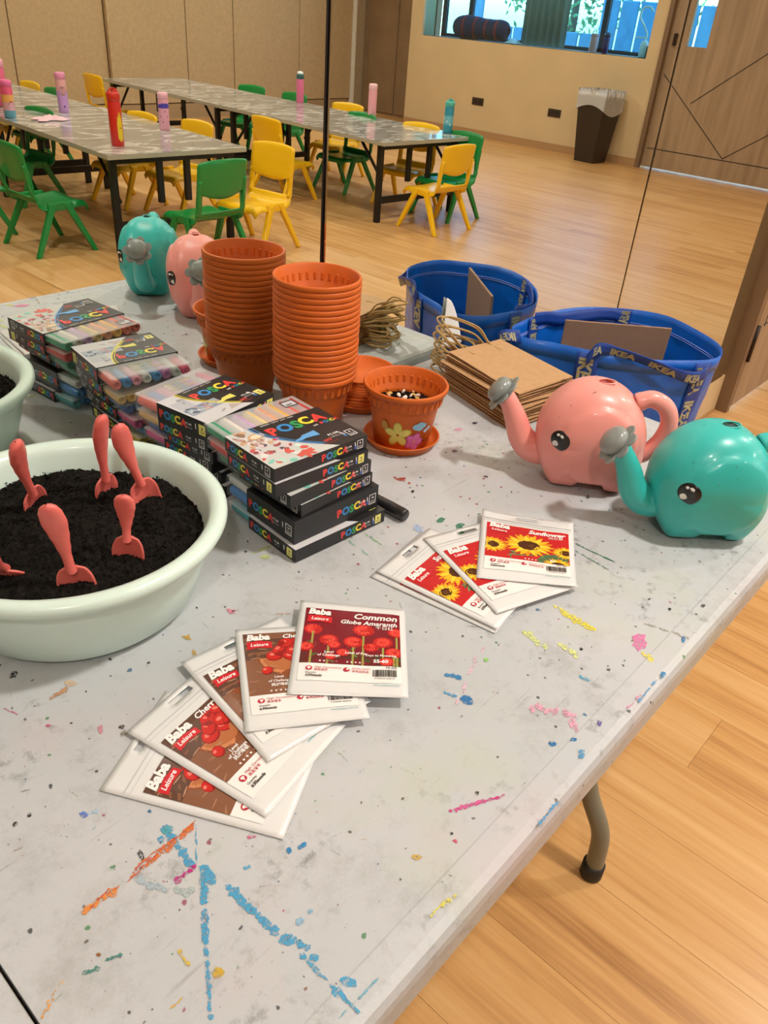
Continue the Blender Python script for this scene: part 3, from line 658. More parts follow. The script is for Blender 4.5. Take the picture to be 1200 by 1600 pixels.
def labelsq(k, u, v, s_, txt, yel):
    if yel: k.rect(u, v, u+s_*.8, v+s_, '#e9e27c'); k.text(txt, u+s_*.4, v+s_*.45, s_*.4, '#26261f', 'c', bold=.03)
    else:
        k.rect(u, v, u+s_*.8, v+s_, '#f0f0f0'); k.rect(u+s_*.07, v+s_*.07, u+s_*.73, v+s_*.93, '#17171a'); k.text(txt, u+s_*.4, v+s_*.55, s_*.32, '#f0f0f0', 'c', bold=.03)
    for j in (.18, .32): k.line([(u+s_*.15, v+s_*j), (u+s_*.65, v+s_*j)], s_*.05, '#26261f' if yel else '#d0d0d0')
B8 = '#17807a'
G_ = ['#17946a', '#e7e2da', '#c9a7cf', '#e8cf8a', '#e8a47c', '#e6b24e', '#d86a58', '#b8322f']
z = TZ+.0004
marker_box((.531, -.342, z), R(-4), .152, .146, .019, ['#1f98a0', '#2f86c8', '#5fc0b8', '#1f98a0', '#2d9a55', '#e2b23a', '#d86a58', '#8a5aa8'], 'bottom box of the front marker stack, teal caps and yellow label square', '8', pc='PC-3M', yel=True)
marker_box((.537, -.333, z+.0196), R(-3.5), .142, .146, .034, [(('#2f7fc4'), ('#dcdcd8'))]*2+[('#2f86c8', '#d86a58'), ('#1f8a5a', '#e2b23a'), ('#e8766d', '#8a5aa8'), ('#17171a', '#c9a7cf'), ('#d86a58', '#e79ab0'), ('#e2b23a', '#1f98a0')], 'thick double-row marker box marked 16, blue and white caps', '16', top=False, rows=2)
marker_box((.549, -.332, z+.054), R(-1), .124, .144, .018, ['#2a8f74', '#2f86c8', '#e2b23a', '#d86a58', '#8a5aa8', '#e7e2da', '#5fc0b8', '#e79ab0'], 'marker box just above the thick one, fourth from the top of the front stack', '8')
marker_box((.533, -.330, z+.0724), R(-1), .138, .146, .0182, ['#2f8a66', '#1f98a0', '#2f86c8', '#e2b23a', '#e8766d', '#8a5aa8', '#17171a', '#e7e2da'], 'marker box third from the top of the front stack, dark green cap at its left', '8')
marker_box((.517, -.322, z+.091), R(-4.5), .146, .149, .0182, ['#cf3a38', '#e8766d', '#e2b23a', '#2d9a55', '#2f86c8', '#8a5aa8', '#c9a7cf', '#d8d5d0'], 'second box from top of the front stack, red cap and yellow label square', '8', pc='PC-3M', yel=True)
marker_box((.518, -.3185, z+.1096), R(-4), .1465, .150, .0182, G_, 'topmost marker box of the front stack, green cap and blue arc print', '8')
# second stack
marker_box((.560, -.168, z), R(4), .135, .146, .019, ['#d8b83a', '#e2b23a', '#2d9a55', '#e7e2da', '#d86a58', '#8a5aa8', '#1f98a0', '#17171a'], 'lowest marker box of the rear stack, mustard yellow caps against the mirror', '8', pc='PC-3M', yel=True)
marker_box((.560, -.161, z+.0194), R(2), .140, .146, .018, ['#2f86c8', '#2f86c8', '#1f98a0', '#e7e2da', '#2d9a55', '#e2b23a', '#d86a58', '#17171a'], 'second marker box from below in the rear stack', '8')
marker_box((.548, -.157, z+.0378), R(4), .140, .147, .019, ['#d8478e', '#e8766d', '#e2b23a', '#e79ab0', '#c070b0', '#2f86c8', '#8a5aa8', '#2d9a55'], 'rear stack marker box with bright pink caps touching the mirror', '8')
marker_box((.545, -.165, z+.0572), R(4), .134, .140, .0185, ['#2f5fa8', '#2f86c8', '#1f98a0', '#2d9a55', '#e2b23a', '#e8766d', '#c9a7cf', '#17171a'], 'marker box with dark blue cap at its left in the rear stack', '8')
marker_box((.540, -.163, z+.076), R(7), .126, .142, .0185, ['#e2b878', '#e4b24e', '#e8cf8a', '#e79ab0', '#e8766d', '#d8d5d0', '#c9a7cf', '#8a5aa8'], 'marker box with peach caps right under the top one of the rear stack', '10')
marker_box((.539, -.166, z+.0948), R(8), .128, .141, .0255, SOFT, 'topmost marker box of the rear stack, coral pink caps and yellow arc print', '8', pc='PC-3M', yel=True)
# a single loose marker
pa, pb = at(577, 776, TZ+.009), at(634, 806, TZ+.009)
t = thing('paint_marker', (pb.x, pb.y, TZ+.0092), math.atan2(pb.y-pa.y, pb.x-pa.x), 'black marker lying on the table beside the front box stack', 'marker')
ln = .13; M_ = RY(-math.pi/2)
MB().lathe([(.0001, -.0), (.0075, .0), (.0085, .0015), (.009, .012), (.009, .047)], 20, M=M_).build('cap', mat('black_plastic', '#1b1c20', .35, coat=.3), t)
MB().lathe([(.0085, .047), (.0085, .118), (.006, .126), (.0001, .126)], 20, M=M_).build('barrel', mat('black_gloss', '#202125', .3, coat=.5), t)
k = Ink(lambda u, v, q: Vector((-u, .0086*math.sin(v/.0086)-0, .0086*math.cos(v/.0086)+.00006*q)))
k = Ink(lambda u, v, q: Vector((-.118+u, (.0087+.00003*q)*math.sin(-v/.0087+.35), (.0087+.00003*q)*math.cos(-v/.0087+.35))))
logo(k, .006, -.004, .0105); k.text('PC-3M', .042, .001, .004, '#e8e8e8', bold=.02); k.text('uni  0.9-1.3 mm', .042, -.004, .003, '#e8e8e8'); k.rect(.058, -.006, .068, -.001, '#c8c8c8'); k.build('barrel_print', t)

# ------------------------------------------------------------------ basin of soil with toy shovels
BX, BY = .318, -.216
M_bas = mat('basin_plastic', '#d9efe6', .3, coat=.2, vary=.03, vscale=12, sss=.1)
t = thing('plastic_basin', (BX, BY, TZ+.0003), 0, 'large pale green-white plastic basin full of dark soil', 'basin')
prof = [(.0001, .0), (.112, .0), (.121, .003), (.128, .010), (.141, .050), (.149, .084), (.1505, .0885), (.158, .0905), (.1635, .0945), (.1668, .1005), (.1665, .106), (.163, .1095), (.157, .1105), (.151, .1085), (.147, .104), (.1445, .097), (.140, .080), (.126, .022), (.118, .0045), (.0001, .0035)]
MB().lathe(prof, 96).build('bowl', M_bas, t)
M_soil = mat('dark_soil', '#191613', .95, bump=1.0, bscale=260, vary=.5, vscale=160, spec=.15)
def soil(cx, cy, r, z0, n, name, lbl, amp, seed, hump=.012):
    mb = MB(); vs = []; fs = []; rn = random.Random(seed); ids = {}
    st_ = 2*r/n
    for j in range(n+1):
        for i in range(n+1):
            x, y = -r+i*st_, -r+j*st_; d_ = math.hypot(x, y)
            if d_ > r: continue
            h = z0+hump*(1-(d_/r)**2)+amp*(noise.noise(Vector((x*25+seed, y*25, 0)))*1.1+noise.noise(Vector((x*90, y*90, seed)))*.7+noise.noise(Vector((x*260, y*260, seed)))*.42)
            if d_ > r*.97: h -= .006
            ids[(i, j)] = len(vs); vs.append((x, y, h))
    for (i, j), a in ids.items():
        q = [ids.get((i, j)), ids.get((i+1, j)), ids.get((i+1, j+1)), ids.get((i, j+1))]
        if None not in q: fs.append(tuple(q))
    mb.add(vs, fs, smooth=True)
    for c_ in range(int(9000*(r/.14)**2)):
        a = rn.random()*6.283; d_ = r*math.sqrt(rn.random())*.985; x, y = d_*math.cos(a), d_*math.sin(a); s_ = rn.uniform(.0007, .0022)*(1+(rn.random() < .05))
        h = z0+hump*(1-(d_/r)**2)+amp*(noise.noise(Vector((x*25+seed, y*25, 0)))*.9+noise.noise(Vector((x*90, y*90, seed)))*.6)+s_*.4
        P = [Vector((rn.uniform(-1, 1), rn.uniform(-1, 1), rn.uniform(-1, 1))).normalized()*s_+Vector((x, y, h)) for _ in range(4)]
        mb.add(P, [(0, 1, 2), (0, 2, 3), (0, 3, 1), (1, 3, 2)])
    o = mb.build(name, M_soil, recalc=False, loc=(cx, cy, 0)); return tag(o, lbl, 'soil', kind='stuff')
soil(BX, BY, .1445, TZ+.076, 170, 'soil', 'dark crumbly potting soil heaped in the pale basin', .0070, 3)
M_sh = mat('shovel_coral', '#e26e66', .38, coat=.15, vary=.05, vscale=60, sss=.1)
def shovel(base, tip, label, face=(0, -1), sc_=1):
    """base: where the neck meets the scoop; tip: end of the handle"""
    b_, e = Vector(base), Vector(tip); ax = (e-b_); H = ax.length; ax.normalize()
    f = Vector((face[0], face[1], 0)); f = (f-ax*f.dot(ax)).normalized(); sd = ax.cross(f).normalized()
    Mx = Matrix(((sd.x, f.x, ax.x, b_.x), (sd.y, f.y, ax.y, b_.y), (sd.z, f.z, ax.z, b_.z), (0, 0, 0, 1)))
    t = bpy.data.objects.new('toy_shovel', None); COL.objects.link(t); t.matrix_world = Mx; tag(t, label, 'shovel', 'coral toy shovels in the soil')
    # handle: flat oval grip narrowing to a round neck
    prof = [(0, .0052, .0048), (.10, .0048, .0046), (.22, .0050, .0044), (.38, .0072, .005), (.55, .0098, .0054), (.72, .0119, .0058), (.86, .0110, .0055), (.95, .0082, .005), (.99, .004, .003), (1, .0008, .0008)]
    P = []
    for i in range(37):
        z_ = i/36
        for (a, wa, da), (c, wc, dc) in zip(prof, prof[1:]):
            if a <= z_ <= c: k = (z_-a)/(c-a); k = k*k*(3-2*k); P.append((z_*H, wa+(wc-wa)*k, da+(dc-da)*k)); break
    def fn(u, v):
        z_, w_, d_ = P[round(v*(len(P)-1))]; a = u*6.28318; bow = .004*math.sin(min(1, z_/H)*math.pi)
        return Vector((w_*math.cos(a)*sc_, d_*math.sin(a)*sc_-bow, z_))
    MB().grid(20, len(P), fn, cu=True).build('handle', M_sh, t)
    # scoop: curved blade below the neck
    def fs(u, v):
        x = (u-.5)*2; z_ = .004-v*.062; w_ = .0052+.0128*math.sqrt(1-(1-min(1, v*2.9))**2) if v < .8 else .018*math.sqrt(max(.02, 1-((v-.8)/.22)**2))
        w_ *= sc_; return Vector((x*w_, -.003+.005*x*x*(min(1, v*3)) - .002*math.sin(v*3.1), z_))
    o = MB().grid(15, 18, fs).build('scoop', M_sh, t, solid=.0022)
    return t
S = TZ+.084
def sh(bp, tp, zb, dz, label, face=(0, -1), sc_=1): shovel(at(*bp, S+zb), at(*tp, S+zb+dz), label, face, sc_)
sh((52, 772), (24, 690), .018, .088, 'coral toy shovel standing furthest left at the back of the soil', (.4, -1))
sh((166, 750), (159, 648), .018, .090, 'upright coral toy shovel at the back of the soil, touching the leaning one', (.3, -1))
sh((221, 757), (183, 663), .024, .086, 'coral toy shovel leaning left, rightmost in the soil', (.0, -1))
sh((198, 845), (192, 773), .020, .056, 'short coral toy shovel stuck deep in the middle of the soil', (-.6, -.6), .9)
sh((112, 893), (72, 788), .018, .084, 'coral toy shovel nearest the front rim of the basin, leaning left', (-.5, -.7))
sh((8, 888), (-34, 850), .008, .060, 'coral toy shovel cut by the left edge of the picture, low in the soil', (.6, .6))
# ------------------------------------------------------------------ terracotta plastic pots
M_ter = mat('terracotta_plastic', '#cf641f', .46, vary=.05, vscale=30, spec=.35)
def pot_parts(t, full=True):
    prof = [(.0001, .0), (.0405, .0), (.0435, .002), (.0535, .066), (.0545, .0685), (.0568, .0700), (.0595, .088), (.0605, .0905), (.0628, .0912), (.0655, .0925), (.0662, .0955), (.0662, .0985), (.0652, .1003), (.0632, .1006), (.0618, .0990), (.0600, .0925), (.0575, .0885), (.0550, .0712), (.0515, .0680), (.0510, .064), (.0415, .0035), (.0001, .0030)]
    MB().lathe(prof, 56).build('pot_body', M_ter, t)
    # one raised rib, repeated round the collar outside and inside
    rb = MB()
    for k in range(30):
        a = k*2*math.pi/30
        rb.box((.0586, 0, .0795), (.0022, .0062, .0135), RZ(a) @ T(.0586, 0, .0795) @ RY(.11) @ T(-.0586, 0, -.0795))
        rb.box((.0566, 0, .0820), (.0024, .0050, .0120), RZ(a+.1) @ T(.0566, 0, .082) @ RY(.13) @ T(-.0566, 0, -.082))
    rb.build('ribbed_collar', M_ter, t, bevel=.0009, seg=1)
PX_, PY_ = .808, -.083
grp = 'nested terracotta pots in the tall stack'
N = 18; DZ = .0086
words = ['first', 'second', 'third', 'fourth', 'fifth', 'sixth', 'seventh', 'eighth', 'ninth', 'tenth', 'eleventh', 'twelfth', 'thirteenth', 'fourteenth', 'fifteenth', 'sixteenth', 'seventeenth', 'eighteenth']
p0 = None
for i in range(N):
    lb = 'bottom terracotta pot of the tall nested stack, whose ribbed body shows' if i == 0 else ('topmost terracotta pot of the tall nested stack, open rim showing' if i == N-1 else 'nested terracotta pot, %s rim from the top of the tall stack' % words[N-1-i])
    loc = (PX_+random.uniform(-.0006, .0006), PY_+random.uniform(-.0006, .0006), TZ+.0003+i*DZ); rz = random.random()
    if p0 is None: p0 = thing('plant_pot', loc, rz, lb, 'pot', grp); pot_parts(p0)
    else: dup(p0, loc, rz, lb, grp)
def saucer_mesh(t): MB().lathe([(.0001, 0), (.050, 0), (.052, .001), (.0585, .0125), (.0605, .0135), (.0610, .0152), (.0600, .0163), (.0585, .0155), (.0572, .0135), (.0505, .0028), (.0001, .0022)], 56).build('dish', M_ter, t)
s0 = thing('pot_saucer', (.876, -.214, TZ+.0003), 0, 'terracotta saucer under the painted flower pot', 'saucer'); saucer_mesh(s0)
NS = 16
for i in range(NS):
    lb = 'topmost terracotta saucer of the stack behind the pots' if i == NS-1 else 'terracotta saucer, %s from the top of the saucer stack behind the pots' % words[NS-1-i]
    dup(s0, (.932+random.uniform(-.001, .001), -.068+random.uniform(-.001, .0005), TZ+.0003+i*.0031), random.random(), lb, 'saucers stacked behind the pots')
pp = dup(p0, (.876, -.214, TZ+.0028), 0, 'small terracotta pot with hand-painted yellow and pink flowers and a blue cloud'); del pp['group']
# painting on the pot
def potmap(u, v, q):
    th = R(229)+u; r = .0435+(.0535-.0435)*(v-.002)/.064+.00025+.00004*q
    return Vector((r*math.cos(th), r*math.sin(th), v))
k = Ink(potmap)
def petals(u, v, n, a, b, col, r0=0, cen=None, kk=20):
    for i in range(n):
        t_ = r0+i*2*math.pi/n; k.ell(u+a*.62*math.cos(t_)*kk, v+a*.62*math.sin(t_), a*.52, b, col, 14, 0) if False else None
        pts = []
        for j in range(14):
            s_ = j*2*math.pi/14; x = a*.6+a*.5*math.cos(s_); y = b*math.sin(s_)
            X = x*math.cos(t_)-y*math.sin(t_); Y = x*math.sin(t_)+y*math.cos(t_); pts.append((u+X*kk, v+Y))
        k.poly(pts, col)
petals(-.30, .032, 5, .0205, .0068, '#c9bd4e', .35); petals(-.30, .032, 5, .0182, .0054, '#dcd06a', .35)
petals(.26, .0205, 5, .0150, .0068, '#b8508f', 1.2); petals(.26, .0205, 5, .0130, .0054, '#cf6aa8', 1.2); k.ell(.26, .0205, .05, .0026, '#d98a7a', 10)
for du, dv, a in ((0, 0, .0062), (.13, .003, .0062), (.24, .001, .0052), (.13, -.003, .0055), (.05, -.0025, .005)): k.ell(.26+du, .0475+dv, a*20, a*.85, '#86b4d2', 14)
for du, dv, a in ((0, 0, .0042), (.10, .0035, .004)): k.ell(.62+du, .038+dv, a*20, a*.9, '#a9b6c8', 12)
k.line([(.55, .015), (.56, .026), (.62, .028), (.62, .021), (.57, .020), (.66, .017), (.68, .022), (.70, .017), (.76, .022), (.76, .016), (.83, .021), (.84, .03)], .0014, '#241c1c'); k.line([(.56, .008), (.66, .007), (.78, .010)], .0012, '#241c1c')
k.ell(-.72, .046, .11, .008, '#b98a3a', 12); k.build('painting', pp)
so = soil(.876, -.214, .050, TZ+.0665, 40, 'potting_soil', 'dark potting soil inside the painted flower pot', .0015, 9, .002)
M_peb = [mat('pebble_white', '#e6dfd2', .6), mat('pebble_pink', '#d9b8a8', .6), mat('pebble_yellow', '#d9b65a', .6)]
rp = random.Random(4)
_b = bmesh.new(); bmesh.ops.create_icosphere(_b, subdivisions=2, radius=1); _b.verts.ensure_lookup_table()
pm = MB().add([tuple(v.co) for v in _b.verts], [tuple(x.index for x in f.verts) for f in _b.faces], smooth=True); _b.free()
base_peb = None; cnt = 0
for i in range(24):
    a, r = rp.random()*6.283, math.sqrt(rp.random())*.030; kx = rp.uniform(.0026, .0045)
    m_ = M_peb[rp.choice([0, 0, 0, 1, 2])]
    if base_peb is None or m_ not in base_peb:
        base_peb = base_peb or {}; o = pm.build('pebble', m_); base_peb[m_] = o
    else: o = base_peb[m_].copy(); COL.objects.link(o)
    o.location = (.880+r*math.cos(a), -.206+r*math.sin(a)*.8, TZ+.0715+rp.uniform(0, .002)); o.scale = (kx*1.3, kx*.85, kx*.7); o.rotation_euler = (rp.random(), rp.random(), rp.random()*3)
    tag(o, 'small pale pebble on the soil in the painted flower pot', 'pebble', 'pebbles in the painted pot')

# ------------------------------------------------------------------ elephant watering cans
M_pk, M_tl = mat('pink_plastic', '#f59f96', .36, coat=.2, sss=.12), mat('teal_plastic', '#38bcb6', .33, coat=.2, sss=.08)
M_gr = mat('rose_grey', '#8b9290', .3, coat=.3); M_eye = mat('eye_black', '#121316', .3, coat=.4); M_ew = mat('eye_white', '#f2f2ee', .4)
OUT = spline([(.046, 0, 0), (.056, 0, .004), (.072, 0, .030), (.082, 0, .055), (.085, 0, .080), (.079, 0, .108), (.063, 0, .134), (.040, 0, .152), (.012, 0, .160), (-.020, 0, .155), (-.048, 0, .136), (-.067, 0, .106), (-.074, 0, .072), (-.070, 0, .040), (-.058, 0, .010), (-.050, 0, 0)], 6)
BOT = [Vector((-.05+.096*i/14, 0, 0)) for i in range(1, 14)]
PRO = OUT+BOT
def ele(loc, ang, m, label, hole_col, drops):
    t = thing('elephant_watering_can', loc, ang, label, 'watering can')
    n_ = len(PRO); NT = 57; cx, cz = .006, .078
    def hw(z_): return .043+.018*math.sin(min(1, max(0, z_/.095))*math.pi/2) if z_ < .095 else .061-.004*((z_-.095)/.065)
    def fn(u, v):
        P = PRO[round(u*n_) % n_]; tt = math.sin((v*2-1)*math.pi/2)*(1 if v in (0, 1) else .9999); z_ = P.z
        e = 2.7+3.5*max(0, min(1, (.07-z_)/.07)); s_ = max(0, 1-abs(tt)**e)**(1/e)
        x = cx+(P.x-cx)*s_; zz = cz+(z_-cz)*s_
        y = tt*hw(zz)
        # raised ear on the side
        ex, ez = (x-.000), (zz-.078); d_ = math.hypot(ex/.056, ez/.062)
        if abs(tt) > .55:
            r_ = .0042*(1-min(1, max(0, (d_-.95)/.035)))*min(1, (abs(tt)-.55)/.1); y += math.copysign(r_, tt)
        return Vector((x, y, max(0, zz)))
    mb = MB(); mb.grid(n_, NT, fn, cu=True)
    body = mb.build('body', m, t)
    cm_ = MB(); cm_.lathe([(.0001, .125), (.0115, .125), (.0115, .175), (.0001, .175)], 24, M=Matrix.Diagonal((1, .72, 1, 1)))
    cm_.prism([(-.030, -.01), (.022, -.01), (.021, .004), (.015, .017), (-.021, .017), (-.028, .004)], -.1, .1, M=RX(math.pi/2))
    cutter = cm_.build('cut', m); cutter.location = (.0, 0, 0); bpy.context.view_layer.update()
    body.parent = None; bm_ = body.modifiers.new('b', 'BOOLEAN'); bm_.operation = 'DIFFERENCE'; bm_.solver = 'EXACT'; bm_.object = cutter
    bpy.context.view_layer.update()
    me = bpy.data.meshes.new_from_object(body.evaluated_get(bpy.context.evaluated_depsgraph_get())); body.modifiers.clear()
    if len(me.polygons) > 500:
        body.data = me
        me.materials.clear(); me.materials.append(m); me.materials.append(mat('hole_'+hole_col[1:], hole_col, .5))
        for p in me.polygons:
            c_ = p.center; p.material_index = 1 if (c_.x**2+(c_.y/.72)**2 < .0118**2 and c_.z < .157 and c_.z > .12 and abs(c_.y) < .0086) else 0
            p.use_smooth = True
    body.parent = t; bpy.data.objects.remove(cutter)
    bvh = BVHTree.FromPolygons([v.co for v in body.data.vertices], [tuple(p.vertices) for p in body.data.polygons])
    MB().tube([(.0125*math.cos(a*.2618), .0092*math.sin(a*.2618), .1598-.3*(.0125*math.cos(a*.2618))*.22) for a in range(24)], .0013, 8, closed=True).build('filler_rim', m, t)
    tr = spline([(.060, 0, .044), (.084, 0, .040), (.104, 0, .056), (.117, 0, .084), (.130, 0, .108), (.140, 0, .121)], 7)
    rad = [lerp(.026, .0135, min(1, i/(len(tr)-1)*1.25)) for i in range(len(tr))]; rad[-3:] = [.0137, .0142, .0145]
    MB().tube(tr, rad, 20).build('trunk', m, t)
    ax = Vector((.80, 0, .60)).normalized(); sd = Vector((0, 1, 0)); up = ax.cross(sd)
    Mr = Matrix(((sd.x, up.x, ax.x, .139), (sd.y, up.y, ax.y, 0), (sd.z, up.z, ax.z, .121), (0, 0, 0, 1)))
    rb = MB(); rb.lathe([(.0145, -.004), (.0165, .002), (.0200, .006), (.0205, .012), (.0190, .017), (.0140, .0205), (.0001, .0215)], 28, M=Mr)
    pet = []
    for i in range(56):
        a = i*2*math.pi/56; r = .0225+.0085*abs(math.cos(a*3.5))**.7; pet.append((r*math.cos(a), r*math.sin(a)))
    rb.prism(pet, .001, .0038, M=Mr)
    rb.build('rose', M_gr, t, bevel=.0008, seg=1)
    hp = spline([(-.048, 0, .134), (-.068, 0, .142), (-.090, 0, .132), (-.100, 0, .108), (-.094, 0, .078), (-.078, 0, .056), (-.062, 0, .050)], 6)
    MB().tube(hp, [.0125 if 2 < i < len(hp)-4 else .0135 for i in range(len(hp))], 16).build('handle', m, t)
    def decal(cx_, cz_, a, b, off, mt, name, par, side):
        vs = []
        for rr in (0, .35, .7, .93, 1):
            for i in range(28 if rr else 1):
                q = i*2*math.pi/28; x, z_ = cx_+a*rr*math.cos(q), cz_+b*rr*math.sin(q)
                h = bvh.ray_cast(Vector((x, .2*side, z_)), Vector((0, -side, 0)))
                p, nn = (h[0], h[1]) if h[0] else (Vector((x, side*.06, z_)), Vector((0, side, 0)))
                if nn.y*side < 0: nn = -nn
                vs.append(p+nn*(off if rr < .95 else -.0004))
        fs = [(0, 1+i, 1+(i+1) % 28) for i in range(28)]
        for k_ in range(3):
            for i in range(28): fs.append((1+k_*28+i, 1+(k_+1)*28+i, 1+(k_+1)*28+(i+1) % 28, 1+k_*28+(i+1) % 28))
        return MB().add(vs, fs, smooth=True).build(name, mt, par)
    for side in (1, -1):
        e_ = decal(.053, .085, .0135, .0145, .0010, M_eye, 'eye', t, side)
        for (dx, dz, r) in ((.0055, -.006, .0042), (.0035, .0075, .0020), (-.0015, .0075, .0020)): decal(.053+dx, .085+dz, r, r, .0016, M_ew, 'eye_glint', e_, side)
    rd = random.Random(drops); db = MB()
    for i in range(26):
        x, z_ = rd.uniform(-.05, .06), rd.uniform(.08, .155); h = bvh.ray_cast(Vector((x, .2, z_)), Vector((0, -1, 0)))
        if h[0] and i < 14: p = h[0]
        else:
            h = bvh.ray_cast(Vector((x*.7, rd.uniform(-.03, .04), .3)), Vector((0, 0, -1))); p = h[0]
        if not p: continue
        r = rd.uniform(.0006, .0015); q = []
        for k_ in range(6): q.append(p+Vector(((-r, 0, 0), (r, 0, 0), (0, -r, 0), (0, r, 0), (0, 0, -r), (0, 0, r))[k_]))
        db.add(q, [(0, 2, 4), (2, 1, 4), (1, 3, 4), (3, 0, 4), (2, 0, 5), (1, 2, 5), (3, 1, 5), (0, 3, 5)], smooth=True)
    db.build('water_drops', mat('water', '#f4fbff', .02, trans=.85), t)['kind'] = 'stuff'
    return t
ele((1.000, -.478, TZ+.0003), R(123), M_pk, 'pink elephant-shaped watering can with grey flower rose and red filler hole', '#a81410', 3)
ele((1.004, -.657, TZ+.0003), R(133), M_tl, 'teal elephant-shaped watering can nearest the table edge, grey flower rose', '#083c3a', 8)

# ------------------------------------------------------------------ seed packets
M_foil = mat('packet_foil_white', '#dedfdf', .3, coat=.25, spec=.6)
M_gloss = ink_mat('packet_print', .2, .6)
def packet(corners, z0, label, kind, art_top=.80, hole=True, lift=(0, 0, 0, 0), seed=1, bulge=.002):
    """corners: top-left, top-right, bottom-right, bottom-left of the packet on the table"""
    A, B, C_, D = [Vector((c[0], c[1], 0)) for c in corners]; cen = (A+B+C_+D)/4
    t = thing('seed_packet', (cen.x, cen.y, z0), 0, label, 'seed packet')
    rn = random.Random(seed); s1, s2 = rn.random()*9, rn.random()*9
    def hgt(u, v):
        b_ = min(u, 1-u, v, 1-v); e = min(1, max(0, b_)/.12); l_ = lift
        return (bulge*e*(.75+.5*noise.noise(Vector((u*3+s1, v*3+s2, 0))))+.0004*noise.noise(Vector((u*5+s1, v*2, s2)))*e
                + l_[0]*(1-u)*v*max(0, (1-u)+v-1)+l_[1]*u*v*max(0, u+v-1)+l_[2]*u*(1-v)*max(0, u-v)+l_[3]*(1-u)*(1-v)*max(0, 1-u-v))
    def pos(u, v, off):
        P = D.lerp(C_, u).lerp(A.lerp(B, u), v)-cen; return Vector((P.x, P.y, hgt(u, v)+off))
    NU, NV = 22, 26; mb = MB()
    hu, hv = (.40, .60), (.915, .945)
    def g(off): return lambda u, v: pos(u, v, off)
    def skip(i, j):
        return hole and hu[0] < (i+.5)/(NU-1) < hu[1] and hv[0]-.01 < (j+.5)/(NV-1) < hv[1]
    mb.grid(NU, NV, g(.0003), skip=skip); mb.grid(NU, NV, lambda u, v: pos(u, v, -.0001 if True else 0)-Vector((0, 0, hgt(u, v)-.0001))*0, skip=skip) if False else None
    o = mb.build('pouch', M_foil, t, solid=.0005)
    k = Ink(lambda u, v, q: pos(u, v, .0011+.000003*q)); k.tl = 50; W_, H_ = (B-A).length, (A-D).length; ar = W_/H_
    u0, u1, vb, vp, vt = .065, .945, .30, .125, art_top
    if hole: k.rect(.02, .865, .98, .875, '#c4c6c8', 6, 1); k.rect(.02, .835, .98, .841, '#cfd0d2', 6, 1)
    k.rect(u0, vp, u1, vb, '#efece9', 10, 3)
    S_ = vt-vb; X = lambda a: u0+(u1-u0)*a; Y = lambda b_: vb+S_*b_; cl = (u0, vb, u1, vt)
    white = '#f4f2f0'
    if kind == 'amaranth':
        k.rect(u0, vb, u1, vt, '#7a1526', 12, 10); k.rect(u0, vb, u1, Y(.18), '#5b2a26', 12, 3)
        rn2 = random.Random(3)
        for i in range(26): k.ell(X(rn2.random()), Y(rn2.uniform(.02, .38)), .035, .012, rn2.choice(['#4c5a34', '#6b7a3f', '#3f4a2c', '#7a2a2c']), 9, rn2.random()*3, cl)
        for (a, b_, r) in ((.10, .60, .085), (.27, .42, .085), (.05, .28, .07), (.33, .33, .06), (.52, .40, .09), (.62, .63, .10), (.70, .32, .07), (.82, .42, .09), (.96, .62, .08), (.93, .24, .08), (.86, .07, .07), (.42, .20, .06), (.30, .12, .05)):
            if r > .079: k.rect(X(a)-.008, vb, X(a)+.010, Y(b_), '#9c9a4c', 1, 4)
            k.ell(X(a), Y(b_), r, r*ar*.8, '#b81f22', 22, 0, cl, jag=.06); k.ell(X(a)-.005, Y(b_+.01), r*.78, r*ar*.62, '#d93630', 20, .1, cl, jag=.09)
            for j in range(10): q = j*.628; k.ell(X(a)+r*.5*math.cos(q), Y(b_)+r*.42*ar*math.sin(q), r*.17, r*.07, '#ef5a4a', 6, q, cl)
        k.text('Common', X(.965), Y(.845), .098/ar*.72, white, 'r', .22, .03, ku=1/ar); k.text('Globe Amaranth', X(.965), Y(.735), .072/ar*.72, white, 'r', .22, .025, ku=1/ar)
        k.text('千日红', X(.93), Y(.665), .046, white, 'r', ku=1/ar)
        for q, (a, s__, n5) in enumerate(((.28, 'Level\nof Challenge', 2), (.55, 'Level of Fun', 4))):
            for z_, line_ in enumerate(s__.split('\n')): k.text(line_, X(a), Y(.18-.055*z_), .032, white, 'c', .1, .02, ku=1/ar)
            for j in range(5): star(k, X(a)-.07+.036*j, Y(.04), .013, ar, white if j < n5 else '#b06a62')
        k.text('Days to Flowering', X(.80), Y(.16), .03, white, 'c', .1, .02, ku=1/ar); k.text('55-60', X(.80), Y(.05), .046, white, 'c', 0, .04, ku=1/ar)
    elif kind == 'tomato':
        k.rect(u0, vb, u1, vt, '#835640', 12, 10); k.rect(u0, Y(.55), u1, vt, '#5b3d31', 12, 4)
        rn2 = random.Random(3)
        for i in range(60): k.ell(X(rn2.random()), Y(rn2.random()*.95), .05, .005, rn2.choice(['#a5745a', '#7d5340', '#b3856a', '#664434']), 7, rn2.uniform(-.3, .3), cl)
        bw = [(X(.5+.36*math.cos(q)), Y(.56+.30*math.sin(q))) for q in [math.pi+i*math.pi/14 for i in range(15)]]
        k.poly([(X(.5+.385*math.cos(q)), Y(.57+.33*math.sin(q))) for q in [math.pi+i*math.pi/14 for i in range(15)]], '#8a4a2c'); k.poly(bw, '#c98358')
        k.poly([(X(.5+.33*math.cos(q)), Y(.545+.22*math.sin(q))) for q in [math.pi+i*math.pi/14 for i in range(15)]], '#b0683f')
